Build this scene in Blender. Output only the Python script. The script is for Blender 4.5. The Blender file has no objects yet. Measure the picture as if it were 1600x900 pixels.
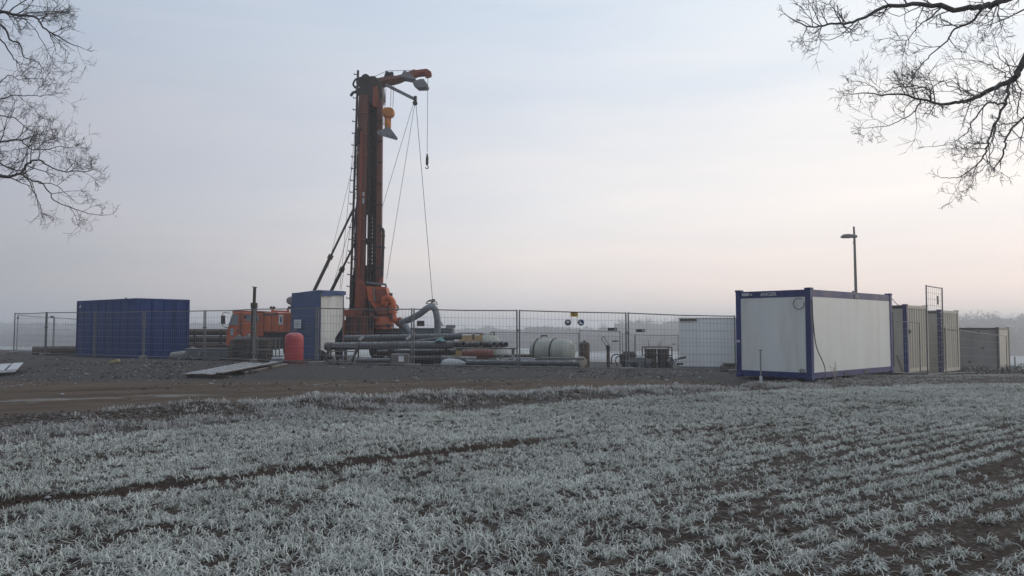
import bpy, bmesh, math, random
import numpy as np
from mathutils import Vector, Matrix

random.seed(11)
RNG = np.random.default_rng(11)
sc = bpy.context.scene
COL = sc.collection
R = math.radians

# ------------------------------------------------------------------ camera
EYE = 1.5
FPX = 1200.0                       # focal length in photograph pixels (1600 wide)
PITCH = math.atan(62.0 / FPX)
cam_d = bpy.data.cameras.new("camera")
cam_d.sensor_width = 36.0
cam_d.lens = 36.0 * FPX / 1600.0
cam_d.clip_start = 0.05
cam_d.clip_end = 6000.0
cam = bpy.data.objects.new("camera", cam_d)
COL.objects.link(cam)
cam.location = (0, 0, EYE)
cam.rotation_euler = (math.pi / 2 + PITCH, 0, 0)
sc.camera = cam

# ------------------------------------------------------------------ sky
SUN_AZ = Vector((0.93, 0.37, 0)).normalized()    # towards the brightening right hand sky
SUN_EL = R(7.0)
world = bpy.data.worlds.new("World")
sc.world = world
world.use_nodes = True
wn, wl = world.node_tree.nodes, world.node_tree.links
wn.clear()


def ramp(nt, stops, interp='LINEAR'):
    r = nt.nodes.new("ShaderNodeValToRGB")
    r.color_ramp.interpolation = interp
    el = r.color_ramp.elements
    while len(el) < len(stops):
        el.new(0.5)
    for e, (p, c) in zip(el, stops):
        e.position = p
        e.color = tuple(c) + (1,) if len(c) == 3 else c
    return r


def build_world():
    nt = world.node_tree
    tc = wn.new("ShaderNodeTexCoord")
    sky = wn.new("ShaderNodeTexSky")
    sky.sky_type = 'NISHITA'
    sky.sun_disc = False
    sky.sun_elevation = SUN_EL
    sky.sun_rotation = math.atan2(SUN_AZ.x, SUN_AZ.y)
    sky.dust_density = 2.0
    sk = wn.new("ShaderNodeVectorMath"); sk.operation = 'SCALE'; sk.inputs[3].default_value = 0.09
    wl.new(sky.outputs[0], sk.inputs[0])
    dot = wn.new("ShaderNodeVectorMath"); dot.operation = 'DOT_PRODUCT'
    dot.inputs[1].default_value = (SUN_AZ.x, SUN_AZ.y, 0)
    wl.new(tc.outputs['Generated'], dot.inputs[0])
    t = wn.new("ShaderNodeMath"); t.operation = 'MULTIPLY_ADD'
    t.inputs[1].default_value = 0.5; t.inputs[2].default_value = 0.5
    wl.new(dot.outputs['Value'], t.inputs[0])
    sep = wn.new("ShaderNodeSeparateXYZ"); wl.new(tc.outputs['Generated'], sep.inputs[0])
    # veil of thin stratus: three bands by height, each brightening towards the sunrise
    low = ramp(nt, [(0.0, (.32, .33, .37)), (.40, (.43, .43, .465)), (.70, (.90, .825, .80)), (.93, (1.12, .93, .85)), (1, (1.14, .94, .84))])
    mid = ramp(nt, [(0.0, (.31, .34, .40)), (.40, (.46, .475, .545)), (.70, (.85, .84, .86)), (.93, (1.04, .99, .96)), (1, (1.06, 1.0, .95))])
    top = ramp(nt, [(0.0, (.30, .36, .45)), (.40, (.46, .53, .64)), (.70, (.68, .755, .86)), (.93, (.95, 1.0, 1.03)), (1, (.96, 1.0, 1.02))])
    zen = ramp(nt, [(0.0, (.36, .40, .46)), (.5, (.50, .535, .59)), (1, (.70, .73, .76))])
    for r in (low, mid, top, zen):
        wl.new(t.outputs[0], r.inputs[0])

    def band(a, b):
        m = wn.new("ShaderNodeMapRange"); m.interpolation_type = 'SMOOTHSTEP'
        m.inputs[1].default_value = a; m.inputs[2].default_value = b
        wl.new(sep.outputs[2], m.inputs[0])
        return m.outputs[0]

    def mix(f, a, b, mode='MIX'):
        m = wn.new("ShaderNodeMix"); m.data_type = 'RGBA'; m.blend_type = mode
        if isinstance(f, float):
            m.inputs[0].default_value = f
        else:
            wl.new(f, m.inputs[0])
        wl.new(a, m.inputs[6]); wl.new(b, m.inputs[7])
        return m.outputs[2]
    c = mix(band(.04, .17), low.outputs[0], mid.outputs[0])
    c = mix(band(.17, .40), c, top.outputs[0])
    c = mix(band(.40, .95), c, zen.outputs[0])
    c = mix(0.12, c, sk.outputs[0])
    # thin horizontal streaks
    mp = wn.new("ShaderNodeMapping"); mp.inputs['Scale'].default_value = (2.2, 2.2, 17.0)
    mp.inputs['Rotation'].default_value = (0, R(7), 0)
    wl.new(tc.outputs['Generated'], mp.inputs[0])
    nz = wn.new("ShaderNodeTexNoise"); nz.inputs['Scale'].default_value = 1.1
    nz.inputs['Detail'].default_value = 5; nz.inputs['Roughness'].default_value = .5
    wl.new(mp.outputs[0], nz.inputs[0])
    sr = ramp(nt, [(.30, (.925, .95, .985)), (.50, (1, 1, 1)), (.72, (1.085, 1.045, 1.02))])
    wl.new(nz.outputs[0], sr.inputs[0])
    c = mix(1.0, c, sr.outputs[0], 'MULTIPLY')
    bg = wn.new("ShaderNodeBackground"); bg.inputs[1].default_value = 1.0
    wl.new(c, bg.inputs[0])
    out = wn.new("ShaderNodeOutputWorld"); wl.new(bg.outputs[0], out.inputs[0])


build_world()

sun_d = bpy.data.lights.new("sun", 'SUN')
sun_d.energy = 0.5
sun_d.angle = R(35)
sun_d.color = (1.0, .90, .80)
sun = bpy.data.objects.new("sun", sun_d)
COL.objects.link(sun)
sdir = Vector((SUN_AZ.x * math.cos(SUN_EL), SUN_AZ.y * math.cos(SUN_EL), math.sin(SUN_EL)))
sun.rotation_euler = (-sdir).to_track_quat('-Z', 'Y').to_euler()
sun.location = (20, 5, 30)

vs = sc.view_settings
vs.view_transform = 'Standard'
vs.look = 'None'
vs.exposure = 0.18
vs.gamma = 1.0
vs.use_curve_mapping = False
sc.cycles.use_denoising = True
sc.cycles.max_bounces = 5
sc.cycles.diffuse_bounces = 2
sc.cycles.glossy_bounces = 2
sc.cycles.transmission_bounces = 3
sc.cycles.transparent_max_bounces = 6
sc.cycles.volume_bounces = 1

# ------------------------------------------------------------------ maths
CP, SP = math.cos(PITCH), math.sin(PITCH)


def P(px, py, d):
    """world point seen at photograph pixel (px,py), d metres in front of the camera along +Y"""
    a, b = (px - 800) / FPX, -(py - 450) / FPX
    dx, dy, dz = a, CP - b * SP, SP + b * CP
    k = d / dy
    return Vector((dx * k, d, EYE + dz * k))


def GX(px, d):
    return P(px, 512, d).x


def hash2(ix, iy, seed):
    n = (ix.astype(np.int64) * 374761393 + iy.astype(np.int64) * 668265263 + seed * 974711) & 0x7fffffff
    n = ((n ^ (n >> 13)) * 1274126177) & 0x7fffffff
    return ((n ^ (n >> 16)) & 0xffff) / 65535.0


def vnoise(x, y, seed=0):
    x = np.asarray(x, float); y = np.asarray(y, float)
    ix, iy = np.floor(x), np.floor(y)
    fx, fy = x - ix, y - iy
    fx = fx * fx * (3 - 2 * fx); fy = fy * fy * (3 - 2 * fy)
    a = hash2(ix, iy, seed); b = hash2(ix + 1, iy, seed); c = hash2(ix, iy + 1, seed); d = hash2(ix + 1, iy + 1, seed)
    return (a * (1 - fx) + b * fx) * (1 - fy) + (c * (1 - fx) + d * fx) * fy


def fbm(x, y, seed=0, o=4):
    s, a, t = 0, 1, 0
    for i in range(o):
        s = s + a * vnoise(x * 2 ** i + 17.3 * i, y * 2 ** i - 9.1 * i, seed + i)
        t += a; a *= .5
    return s / t


def sstep(a, b, x):
    t = np.clip((np.asarray(x, float) - a) / (b - a), 0, 1)
    return t * t * (3 - 2 * t)


# near edge of the haul track and the edge of the dense wheat, as ground curves
TRX = [-60, -12, -8.4, -4.8, -1.4, 1.4, 5.8, 6.7, 7.6, 9.0, 13.2, 16.0, 60]
TRY = [1.0, 10.8, 12.6, 14.4, 16.3, 17.2, 19.6, 21.0, 22.2, 22.6, 27.0, 30.4, 66]
WHX = [-60, -6.6, -5.5, -4.1, -1.2, 1.3, 5.2, 9, 60]
WHY = [-8, 9.94, 11.0, 12.3, 14.06, 15.9, 18.0, 19.5, 40]


def edge(x):
    return np.interp(x, TRX, TRY)


def wheat_edge(x):
    return np.interp(x, WHX, WHY)


RN = np.array([-0.61, 0.79])       # across the drill rows
RT = np.array([0.79, 0.61])        # along them


def rut(x, y):
    n = RN[0] * x + RN[1] * y
    n = n + .10 * (vnoise(x * .7, y * .7, 5) - .5)
    g = np.exp(-((n - 7.82) / .17) ** 2)
    return g * (1 - sstep(.2, 1.3, x + .6 * (vnoise(x * 2, y * 2, 6) - .5)))


def H(x, y):
    x = np.asarray(x, float); y = np.asarray(y, float)
    xc = np.clip(x, -70, 60)
    pad = .94 - .02 * xc - .033 * y
    pad = np.where(pad < -9, -9 + 0 * pad, pad)
    far = 1 - sstep(60, 120, y)
    pad = pad + .03 * (fbm(x * .6, y * .6, 31) - .5) * far
    field = .10 * (fbm(x * .22, y * .22, 3) - .5) + .05 * (fbm(x * 1.3, y * 1.3, 4) - .5)
    e = edge(x)
    # haul track: slightly sunk, with wheel marks
    tr = sstep(-.15, .5, y - e) * (1 - sstep(20.5, 25, y))
    field = field * (1 - .75 * tr) - .05 * tr + .05 * tr * (vnoise(x * .35, (y - .45 * x) * 2.1, 8) - .5)
    wob = .35 * (vnoise(x * .25, x * 0 + 3, 18) - .5)
    for off in (1.3, 3.1, 4.6, 6.3):
        g = np.exp(-((y - e - off * (1 - .02 * x) - wob) / .20) ** 2)
        field = field - .05 * tr * g * (.5 + vnoise(x * .6, x * 0 + off, 19))
        field = field + .025 * tr * np.exp(-((y - e - off * (1 - .02 * x) - wob - .36) / .14) ** 2)
    field = field + .035 * tr * (fbm(x * 2.5, y * 2.5, 20) - .5)
    # low berm between crop and track
    bm = np.exp(-((y - e + .55) / .42) ** 2) * (1 - sstep(2.5, 5.5, x))
    field = field + bm * (.05 + .17 * fbm(x * 1.1, y * 1.1, 12))
    near = 1 - sstep(20, 26, y)
    rows = .012 * np.cos(2 * np.pi * (RN[0] * x + RN[1] * y) / .14) * (1 - sstep(-1.2, 0, y - wheat_edge(x)))
    field = field + rows * near - .085 * rut(x, y)
    # tussocky rough ground right of the crop
    field = field + .07 * (fbm(x * 2.2, y * 2.2, 14) - .5) * sstep(3, 8, x) * sstep(-1, .5, y - wheat_edge(x)) * (1 - tr)
    b = sstep(22.5, 27.5, y + .9 * (vnoise(x * .5, y * .1, 9) - .5) * 2)
    bank = .09 * (fbm(x * 1.5, y * 1.5, 21) - .5) * sstep(22, 25, y) * (1 - sstep(27, 30, y)) * (1 - sstep(-12, -8, x))
    return field * (1 - b) + pad * b + bank


def h1(x, y):
    return float(H(np.array([x]), np.array([y]))[0])


# ------------------------------------------------------------------ materials
MATS = {}


def newmat(name):
    m = bpy.data.materials.new(name)
    m.use_nodes = True
    m.node_tree.nodes.clear()
    return m, m.node_tree.nodes, m.node_tree.links


def nmix(N, L, f, a, b, mode='MIX'):
    m = N.new("ShaderNodeMix"); m.data_type = 'RGBA'; m.blend_type = mode
    for i, v in ((0, f), (6, a), (7, b)):
        if hasattr(v, 'is_linked'):
            L.new(v, m.inputs[i])
        elif i == 0:
            m.inputs[0].default_value = v
        else:
            m.inputs[i].default_value = (v[0], v[1], v[2], 1)
    return m.outputs[2]


def nnoise(N, L, vec, scale, detail=5, rough=.55):
    n = N.new("ShaderNodeTexNoise")
    n.inputs['Scale'].default_value = scale
    n.inputs['Detail'].default_value = detail
    n.inputs['Roughness'].default_value = rough
    L.new(vec, n.inputs['Vector'])
    return n.outputs[0]


def nrange(N, L, v, a, b, c=0., d=1.):
    m = N.new("ShaderNodeMapRange")
    m.inputs[1].default_value = a; m.inputs[2].default_value = b
    m.inputs[3].default_value = c; m.inputs[4].default_value = d
    L.new(v, m.inputs[0])
    return m.outputs[0]


def nmath(N, L, op, a, b=None):
    m = N.new("ShaderNodeMath"); m.operation = op
    for i, v in ((0, a), (1, b)):
        if v is None:
            continue
        if hasattr(v, 'is_linked'):
            L.new(v, m.inputs[i])
        else:
            m.inputs[i].default_value = v
    return m.outputs[0]


def mat(name, col, rough=.6, metal=0., var=.18, nscale=2.5, frost=0., dirt=None, dirt_amt=.4, bump=0., bscale=30, streak=False, spec=.4):
    if name in MATS:
        return MATS[name]
    m, N, L = newmat(name)
    geo = N.new("ShaderNodeNewGeometry")
    pos = geo.outputs['Position']
    vec = pos
    if streak:
        mp = N.new("ShaderNodeMapping"); mp.inputs['Scale'].default_value = (1, 1, .12)
        L.new(pos, mp.inputs[0]); vec = mp.outputs[0]
    n1 = nnoise(N, L, vec, nscale, 6, .6)
    lo = tuple(c * (1 - var) for c in col); hi = tuple(min(1, c * (1 + var)) for c in col)
    c = nmix(N, L, nrange(N, L, n1, .3, .7), lo, hi)
    if dirt:
        n2 = nnoise(N, L, vec, nscale * 2.7, 8, .65)
        c = nmix(N, L, nrange(N, L, n2, .5, .72, 0, dirt_amt), c, dirt)
    if frost > 0:
        sp = N.new("ShaderNodeSeparateXYZ"); L.new(geo.outputs['Normal'], sp.inputs[0])
        up = nrange(N, L, sp.outputs[2], .35, .85)
        n3 = nnoise(N, L, pos, 9, 6, .7)
        fr = nmath(N, L, 'MULTIPLY', up, nrange(N, L, n3, .62 - .4 * frost, .78 - .3 * frost, 0, min(1, .35 + frost * .6)))
        c = nmix(N, L, fr, c, (.52, .56, .60))
    b = N.new("ShaderNodeBsdfPrincipled")
    L.new(c, b.inputs['Base Color'])
    b.inputs['Metallic'].default_value = metal
    b.inputs['Specular IOR Level'].default_value = spec
    L.new(nrange(N, L, n1, .2, .8, max(.05, rough - .12), min(1, rough + .12)), b.inputs['Roughness'])
    if bump > 0:
        bp = N.new("ShaderNodeBump"); bp.inputs['Strength'].default_value = bump; bp.inputs['Distance'].default_value = .02
        L.new(nnoise(N, L, pos, bscale, 5, .6), bp.inputs['Height'])
        L.new(bp.outputs[0], b.inputs['Normal'])
    o = N.new("ShaderNodeOutputMaterial"); L.new(b.outputs[0], o.inputs[0])
    MATS[name] = m
    return m


def ground_material():
    m, N, L = newmat("ground_soil_track_gravel")
    geo = N.new("ShaderNodeNewGeometry"); pos = geo.outputs['Position']
    at = N.new("ShaderNodeAttribute"); at.attribute_name = "zone"
    sp = N.new("ShaderNodeSeparateColor"); L.new(at.outputs['Color'], sp.inputs[0])
    track, gravel, frosty = sp.outputs[0], sp.outputs[1], sp.outputs[2]
    n_big = nnoise(N, L, pos, .5, 5)
    n_med = nnoise(N, L, pos, 4, 6, .6)
    n_fine = nnoise(N, L, pos, 38, 6, .7)
    n_spk = nnoise(N, L, pos, 17, 4, .75)
    # field soil
    soil = nmix(N, L, nrange(N, L, n_med, .3, .7), (.030, .020, .015), (.065, .045, .034))
    # haul track, streaks run along it
    mp = N.new("ShaderNodeMapping"); mp.inputs['Rotation'].default_value = (0, 0, -math.atan2(.42, .9))
    mp2 = N.new("ShaderNodeMapping"); mp2.inputs['Scale'].default_value = (.16, 1.5, 1)
    L.new(pos, mp.inputs[0]); L.new(mp.outputs[0], mp2.inputs[0])
    n_str = nnoise(N, L, mp2.outputs[0], 2.0, 7, .6)
    n_str2 = nnoise(N, L, mp2.outputs[0], 5.5, 6, .65)
    trk = nmix(N, L, nrange(N, L, n_str, .3, .7), (.066, .050, .038), (.148, .116, .090))
    trk = nmix(N, L, nrange(N, L, n_big, .35, .65, 0, .5), trk, (.105, .077, .054))
    ice = nrange(N, L, n_str2, .60, .70, 0, .75)
    ice = nmath(N, L, 'MULTIPLY', ice, nrange(N, L, n_big, .42, .62))
    trk = nmix(N, L, ice, trk, (.25, .225, .20))
    # gravel yard
    grv = nmix(N, L, nrange(N, L, n_fine, .3, .7), (.040, .039, .040), (.098, .095, .094))
    grv = nmix(N, L, nrange(N, L, n_big, .4, .7, 0, .6), grv, (.060, .050, .042))
    grv = nmix(N, L, nmath(N, L, 'MULTIPLY', nrange(N, L, n_spk, .60, .66), nrange(N, L, n_med, .40, .62)), grv, (.40, .42, .44))
    c = nmix(N, L, gravel, soil, grv)
    wob = nmath(N, L, 'ADD', track, nrange(N, L, n_med, 0, 1, -.35, .35))
    tmask = nmath(N, L, 'MULTIPLY', nrange(N, L, wob, .42, .62), nrange(N, L, track, .02, .2))
    c = nmix(N, L, tmask, c, trk)
    # hoar frost on soil crumbs
    fz = nmath(N, L, 'ADD', frosty, nrange(N, L, n_spk, .2, .8, -.55, .45))
    c = nmix(N, L, nrange(N, L, fz, .35, .8, 0, .92), c, (.46, .50, .52))
    b = N.new("ShaderNodeBsdfPrincipled")
    L.new(c, b.inputs['Base Color'])
    L.new(nrange(N, L, nmath(N, L, 'MULTIPLY', ice, tmask), 0, .8, .9, .35), b.inputs['Roughness'])
    b.inputs['Specular IOR Level'].default_value = .25
    bp = N.new("ShaderNodeBump"); bp.inputs['Strength'].default_value = .8; bp.inputs['Distance'].default_value = .035
    hh = nmath(N, L, 'ADD', n_fine, nmath(N, L, 'MULTIPLY', n_med, 1.6))
    L.new(hh, bp.inputs['Height']); L.new(bp.outputs[0], b.inputs['Normal'])
    o = N.new("ShaderNodeOutputMaterial"); L.new(b.outputs[0], o.inputs[0])
    return m


def colattr_material(name, rough=.8, trans=0.):
    m, N, L = newmat(name)
    at = N.new("ShaderNodeAttribute"); at.attribute_name = "col"
    b = N.new("ShaderNodeBsdfPrincipled")
    L.new(at.outputs['Color'], b.inputs['Base Color'])
    b.inputs['Roughness'].default_value = rough
    b.inputs['Specular IOR Level'].default_value = .3
    o = N.new("ShaderNodeOutputMaterial")
    if trans > 0:
        t = N.new("ShaderNodeBsdfTranslucent"); L.new(at.outputs['Color'], t.inputs[0])
        mx = N.new("ShaderNodeMixShader"); mx.inputs[0].default_value = trans
        L.new(b.outputs[0], mx.inputs[1]); L.new(t.outputs[0], mx.inputs[2]); L.new(mx.outputs[0], o.inputs[0])
    else:
        L.new(b.outputs[0], o.inputs[0])
    return m


def glass_material():
    m, N, L = newmat("window_glass")
    b = N.new("ShaderNodeBsdfPrincipled")
    b.inputs['Base Color'].default_value = (.16, .19, .21, 1)
    b.inputs['Roughness'].default_value = .08
    b.inputs['Specular IOR Level'].default_value = .8
    o = N.new("ShaderNodeOutputMaterial"); L.new(b.outputs[0], o.inputs[0])
    return m


RUST = (.10, .045, .022)
M_ground = ground_material()
M_blade = colattr_material("frosted_blade", .75, .25)
M_stone = colattr_material("loose_stone", .9)
M_far = colattr_material("far_twigs", .9)
M_glass = glass_material()
M_blue = mat("blue_container_paint", (.0, .027, .150), .55, 0, .16, 1.2, .3, (.002, .018, .070), .5, streak=True)
M_blue2 = mat("blue_frame_paint", (.016, .030, .140), .5, 0, .18, 2.2, .25, (.10, .09, .10), .35, streak=True)
M_white = mat("white_sandwich_panel", (.70, .72, .70), .45, 0, .07, 1.1, 0, (.44, .43, .38), .38, streak=True)
M_white2 = mat("off_white_container_paint", (.76, .78, .78), .5, 0, .07, .7, .3, (.42, .40, .36), .3, streak=True)
M_beige = mat("beige_container_paint", (.50, .47, .40), .55, 0, .10, 1.0, .2, (.26, .20, .14), .4, streak=True)
M_greyc = mat("grey_container_paint", (.25, .245, .225), .6, 0, .14, .9, .3, (.13, .10, .08), .5, streak=True)
M_roofdark = mat("dark_container_edge", (.055, .055, .06), .6, 0, .2, 2, .25)
M_galv = mat("galvanised_steel", (.17, .175, .18), .55, .3, .15, 6, .25)
M_wire = mat("fence_wire", (.26, .27, .28), .55, .4, .1, 6, 0)
M_conc = mat("concrete_foot", (.16, .15, .14), .9, 0, .2, 8, .5, bump=.4)
M_orange = mat("orange_rig_paint", (.50, .115, .040), .5, 0, .22, 1.6, .15, (.14, .055, .03), .7, streak=True)
M_orange2 = mat("weathered_orange_steel", (.25, .062, .030), .6, 0, .25, 1.4, .15, (.07, .03, .022), .75, streak=True)
M_maroon = mat("dark_red_mast_steel", (.150, .056, .042), .65, 0, .25, 1.2, .1, (.045, .026, .022), .7, streak=True)
M_dark = mat("dark_greasy_steel", (.050, .042, .039), .55, .3, .3, 3, .2, (.09, .04, .022), .5)
M_black = mat("black_rubber", (.016, .016, .017), .75, 0, .2, 5, .2)
M_yellow = mat("yellow_hook_paint", (.50, .19, .035), .5, 0, .2, 5, 0, (.14, .06, .02), .6)
M_grey = mat("grey_machine_paint", (.20, .21, .22), .6, 0, .18, 3, .45)
M_tarp = mat("blue_tarpaulin", (.045, .085, .20), .65, 0, .15, 1.5, .3, bump=.5, bscale=4)
M_tarpw = mat("white_tarpaulin", (.64, .63, .60), .7, 0, .12, 1.8, .2, (.30, .27, .22), .5, bump=.6, bscale=4, streak=True)
M_brownp = mat("brown_rusty_pipe", (.085, .058, .044), .75, .1, .25, 3, .3, (.045, .03, .024), .6)
M_pvc = mat("grey_plastic_pipe", (.095, .102, .112), .5, 0, .18, 4, .45, (.06, .052, .045), .6)
M_pvc2 = mat("dark_drill_pipe", (.075, .077, .078), .6, .2, .2, 4, .55, RUST, .5)
M_hose = mat("grey_suction_hose", (.19, .21, .23), .55, 0, .12, 6, .4)
M_grp = mat("grey_green_resin_tank", (.36, .38, .335), .55, 0, .16, 2.2, .35, (.17, .17, .14), .5, streak=True)
M_red = mat("red_tank_paint", (.46, .055, .065), .5, 0, .14, 3, .5, (.22, .04, .035), .4, streak=True)
M_wood = mat("weathered_timber", (.13, .105, .085), .85, 0, .25, 6, .74, (.06, .045, .035), .5, bump=.5)
M_wood2 = mat("yellow_shuttering_board", (.46, .32, .15), .7, 0, .18, 4, .4, (.25, .16, .08), .4)
M_woodd = mat("dark_pallet_wood", (.10, .082, .068), .85, 0, .3, 6, .5, bump=.4)
M_bark = mat("bark", (.085, .080, .077), .9, 0, .3, 9, .15, bump=.6)
M_twig = mat("twig_bark", (.19, .185, .19), .9, 0, .2, 5, 0)
M_lamp = mat("lamp_column_paint", (.15, .155, .15), .55, .3, .1, 3, 0)
M_plate = mat("dark_name_plate", (.03, .035, .045), .5, 0, .1, 5, 0)
M_signy = mat("yellow_sign", (.70, .42, .02), .5, 0, .06, 4, 0)
M_signb = mat("blue_sign", (.022, .05, .13), .45, 0, .06, 4, 0)
M_signw = mat("white_sign", (.72, .74, .76), .5, 0, .04, 4, 0)
M_letter = mat("pale_lettering", (.50, .52, .56), .6, 0, .08, 9, 0)
M_ice = mat("grey_ice", (.15, .135, .12), .55, 0, .3, 1.8, 0, (.10, .078, .06), .9, spec=.2)
M_frost = mat("frosted_heap", (.42, .45, .47), .85, 0, .2, 6, .5, (.12, .10, .09), .6, bump=.7, bscale=14)
M_teal = mat("teal_plastic", (.05, .20, .21), .5, 0, .1, 5, .3)
M_straw = mat("dry_straw", (.36, .32, .26), .85, 0, .2, 5, .4)


# ------------------------------------------------------------------ mesh builder
class MB:
    def __init__(self, xf=None):
        self.v, self.f, self.xf = [], [], xf

    def add(self, vs, fs):
        o = len(self.v)
        if self.xf:
            vs = [self.xf @ Vector(p) for p in vs]
        self.v += [tuple(p) for p in vs]
        self.f += [tuple(i + o for i in q) for q in fs]
        return self

    def box(self, c, s, rot=None):
        c = Vector(c); hx, hy, hz = s[0] / 2, s[1] / 2, s[2] / 2
        vs = [Vector((x, y, z)) for z in (-hz, hz) for y in (-hy, hy) for x in (-hx, hx)]
        if rot is not None:
            vs = [rot @ p for p in vs]
        return self.add([p + c for p in vs], [(0, 2, 3, 1), (4, 5, 7, 6), (0, 1, 5, 4), (2, 6, 7, 3), (0, 4, 6, 2), (1, 3, 7, 5)])

    def box2(self, a, b):
        return self.box([(p + q) / 2 for p, q in zip(a, b)], [abs(p - q) for p, q in zip(a, b)])

    def beam(self, p0, p1, w, h, up=(0, 0, 1), w1=None, h1=None):
        p0, p1 = Vector(p0), Vector(p1)
        t = (p1 - p0).normalized(); u = Vector(up)
        if abs(t.dot(u)) > .98:
            u = Vector((0, 1, 0))
        s = t.cross(u).normalized(); u = s.cross(t)
        w1 = w if w1 is None else w1; h1 = h if h1 is None else h1
        vs = []
        for p, a, b in ((p0, w, h), (p1, w1, h1)):
            vs += [p - s * a / 2 - u * b / 2, p + s * a / 2 - u * b / 2, p + s * a / 2 + u * b / 2, p - s * a / 2 + u * b / 2]
        return self.add(vs, [(0, 1, 2, 3), (7, 6, 5, 4), (0, 4, 5, 1), (1, 5, 6, 2), (2, 6, 7, 3), (3, 7, 4, 0)])

    def tube(self, pts, r, n=8, caps=True):
        pts = [Vector(p) for p in pts]
        rs = list(r) if hasattr(r, '__len__') else [r] * len(pts)
        t0 = (pts[1] - pts[0]).normalized()
        u = Vector((0, 0, 1)) if abs(t0.z) < .9 else Vector((1, 0, 0))
        vs = []
        for i, p in enumerate(pts):
            t = (pts[min(i + 1, len(pts) - 1)] - pts[max(i - 1, 0)])
            if t.length < 1e-9:
                t = t0
            t = t.normalized()
            s = t.cross(u)
            if s.length < 1e-6:
                s = t.cross(Vector((.3, .8, .5)))
            s.normalize(); u = s.cross(t).normalized()
            for k in range(n):
                a = 2 * math.pi * k / n
                vs.append(p + (s * math.cos(a) + u * math.sin(a)) * rs[i])
        fs = []
        for i in range(len(pts) - 1):
            for k in range(n):
                a, b = i * n + k, i * n + (k + 1) % n
                fs.append((a, b, b + n, a + n))
        if caps:
            fs.append(tuple(reversed(range(n))))
            fs.append(tuple(range((len(pts) - 1) * n, len(pts) * n)))
        return self.add(vs, fs)

    def lathe(self, base, axis, prof, n=20):
        """prof: (distance along axis, radius)"""
        base, ax = Vector(base), Vector(axis).normalized()
        u = Vector((0, 0, 1)) if abs(ax.z) < .9 else Vector((1, 0, 0))
        s = ax.cross(u).normalized(); u = s.cross(ax)
        vs = []
        for t, r in prof:
            for k in range(n):
                a = 2 * math.pi * k / n
                vs.append(base + ax * t + (s * math.cos(a) + u * math.sin(a)) * r)
        fs = []
        for i in range(len(prof) - 1):
            for k in range(n):
                a, b = i * n + k, i * n + (k + 1) % n
                fs.append((a, b, b + n, a + n))
        if prof[0][1] > 1e-4:
            fs.append(tuple(reversed(range(n))))
        if prof[-1][1] > 1e-4:
            fs.append(tuple(range((len(prof) - 1) * n, len(prof) * n)))
        return self.add(vs, fs)

    def prism(self, poly, ext):
        poly = [Vector(p) for p in poly]; e = Vector(ext); n = len(poly)
        fs = [tuple(reversed(range(n))), tuple(range(n, 2 * n))]
        fs += [(i, (i + 1) % n, (i + 1) % n + n, i + n) for i in range(n)]
        return self.add(poly + [p + e for p in poly], fs)

    def pipe(self, p0, p1, r, wall=.012, n=16):
        """open pipe with visible bore"""
        p0, p1 = Vector(p0), Vector(p1)
        L = (p1 - p0).length; ri = r - wall
        bore = min(.5, L / 3)
        return self.lathe(p0, p1 - p0, [(bore, 1e-5), (bore, ri), (0, ri), (0, r), (L, r), (L, ri), (L - bore, ri), (L - bore, 1e-5)], n)

    def build(self, name, m, parent=None, smooth=30, bevel=0., kind=None):
        off = root_loc(parent)
        me = bpy.data.meshes.new(name)
        me.from_pydata([(a - off.x, b - off.y, c - off.z) for a, b, c in self.v], [], self.f)
        bm = bmesh.new(); bm.from_mesh(me)
        bmesh.ops.recalc_face_normals(bm, faces=bm.faces)
        if bevel > 0:
            bmesh.ops.bevel(bm, geom=[e for e in bm.edges if len(e.link_faces) == 2 and e.calc_face_angle(0) > .6], offset=bevel, segments=1, affect='EDGES', clamp_overlap=True)
        bm.to_mesh(me); bm.free()
        if smooth:
            for p in me.polygons:
                p.use_smooth = True
            me.set_sharp_from_angle(angle=R(smooth))
        me.materials.append(m)
        o = bpy.data.objects.new(name, me)
        COL.objects.link(o)
        if parent is not None:
            o.parent = parent
        if kind:
            o["kind"] = kind
        return o


def root_loc(parent):
    v = Vector((0, 0, 0))
    while parent is not None:
        v = v + Vector(parent.location)
        parent = parent.parent
    return v


def tag(o, label, cat, group=None, kind=None):
    o["label"] = label; o["category"] = cat
    if group:
        o["group"] = group
    if kind:
        o["kind"] = kind
    return o


def thing(name, loc, label, cat, group=None):
    o = bpy.data.objects.new(name, None)
    COL.objects.link(o)
    o.location = loc
    o.empty_display_size = .2
    return tag(o, label, cat, group)


def copy_tree(o, parent=None):
    c = o.copy(); COL.objects.link(c)
    if parent is not None:
        c.parent = parent
    for ch in [k for k in o.children]:
        copy_tree(ch, c)
    return c


def frame_xf(origin, u, v=None):
    """local x along u, local y along v (both horizontal)"""
    u = Vector((u[0], u[1], 0)).normalized()
    v = Vector((-u.y, u.x, 0)) if v is None else Vector((v[0], v[1], 0)).normalized()
    o = Vector(origin)
    return Matrix(((u.x, v.x, 0, o.x), (u.y, v.y, 0, o.y), (0, 0, 1, o.z), (0, 0, 0, 1)))


def arc_pts(pts, per=6):
    """Catmull-Rom through points"""
    pts = [Vector(p) for p in pts]
    out = []
    for i in range(len(pts) - 1):
        p0 = pts[max(i - 1, 0)]; p1 = pts[i]; p2 = pts[i + 1]; p3 = pts[min(i + 2, len(pts) - 1)]
        for k in range(per):
            t = k / per
            out.append(.5 * ((2 * p1) + (p2 - p0) * t + (2 * p0 - 5 * p1 + 4 * p2 - p3) * t * t + (3 * p1 - p0 - 3 * p2 + p3) * t ** 3))
    out.append(pts[-1])
    return out


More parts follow.
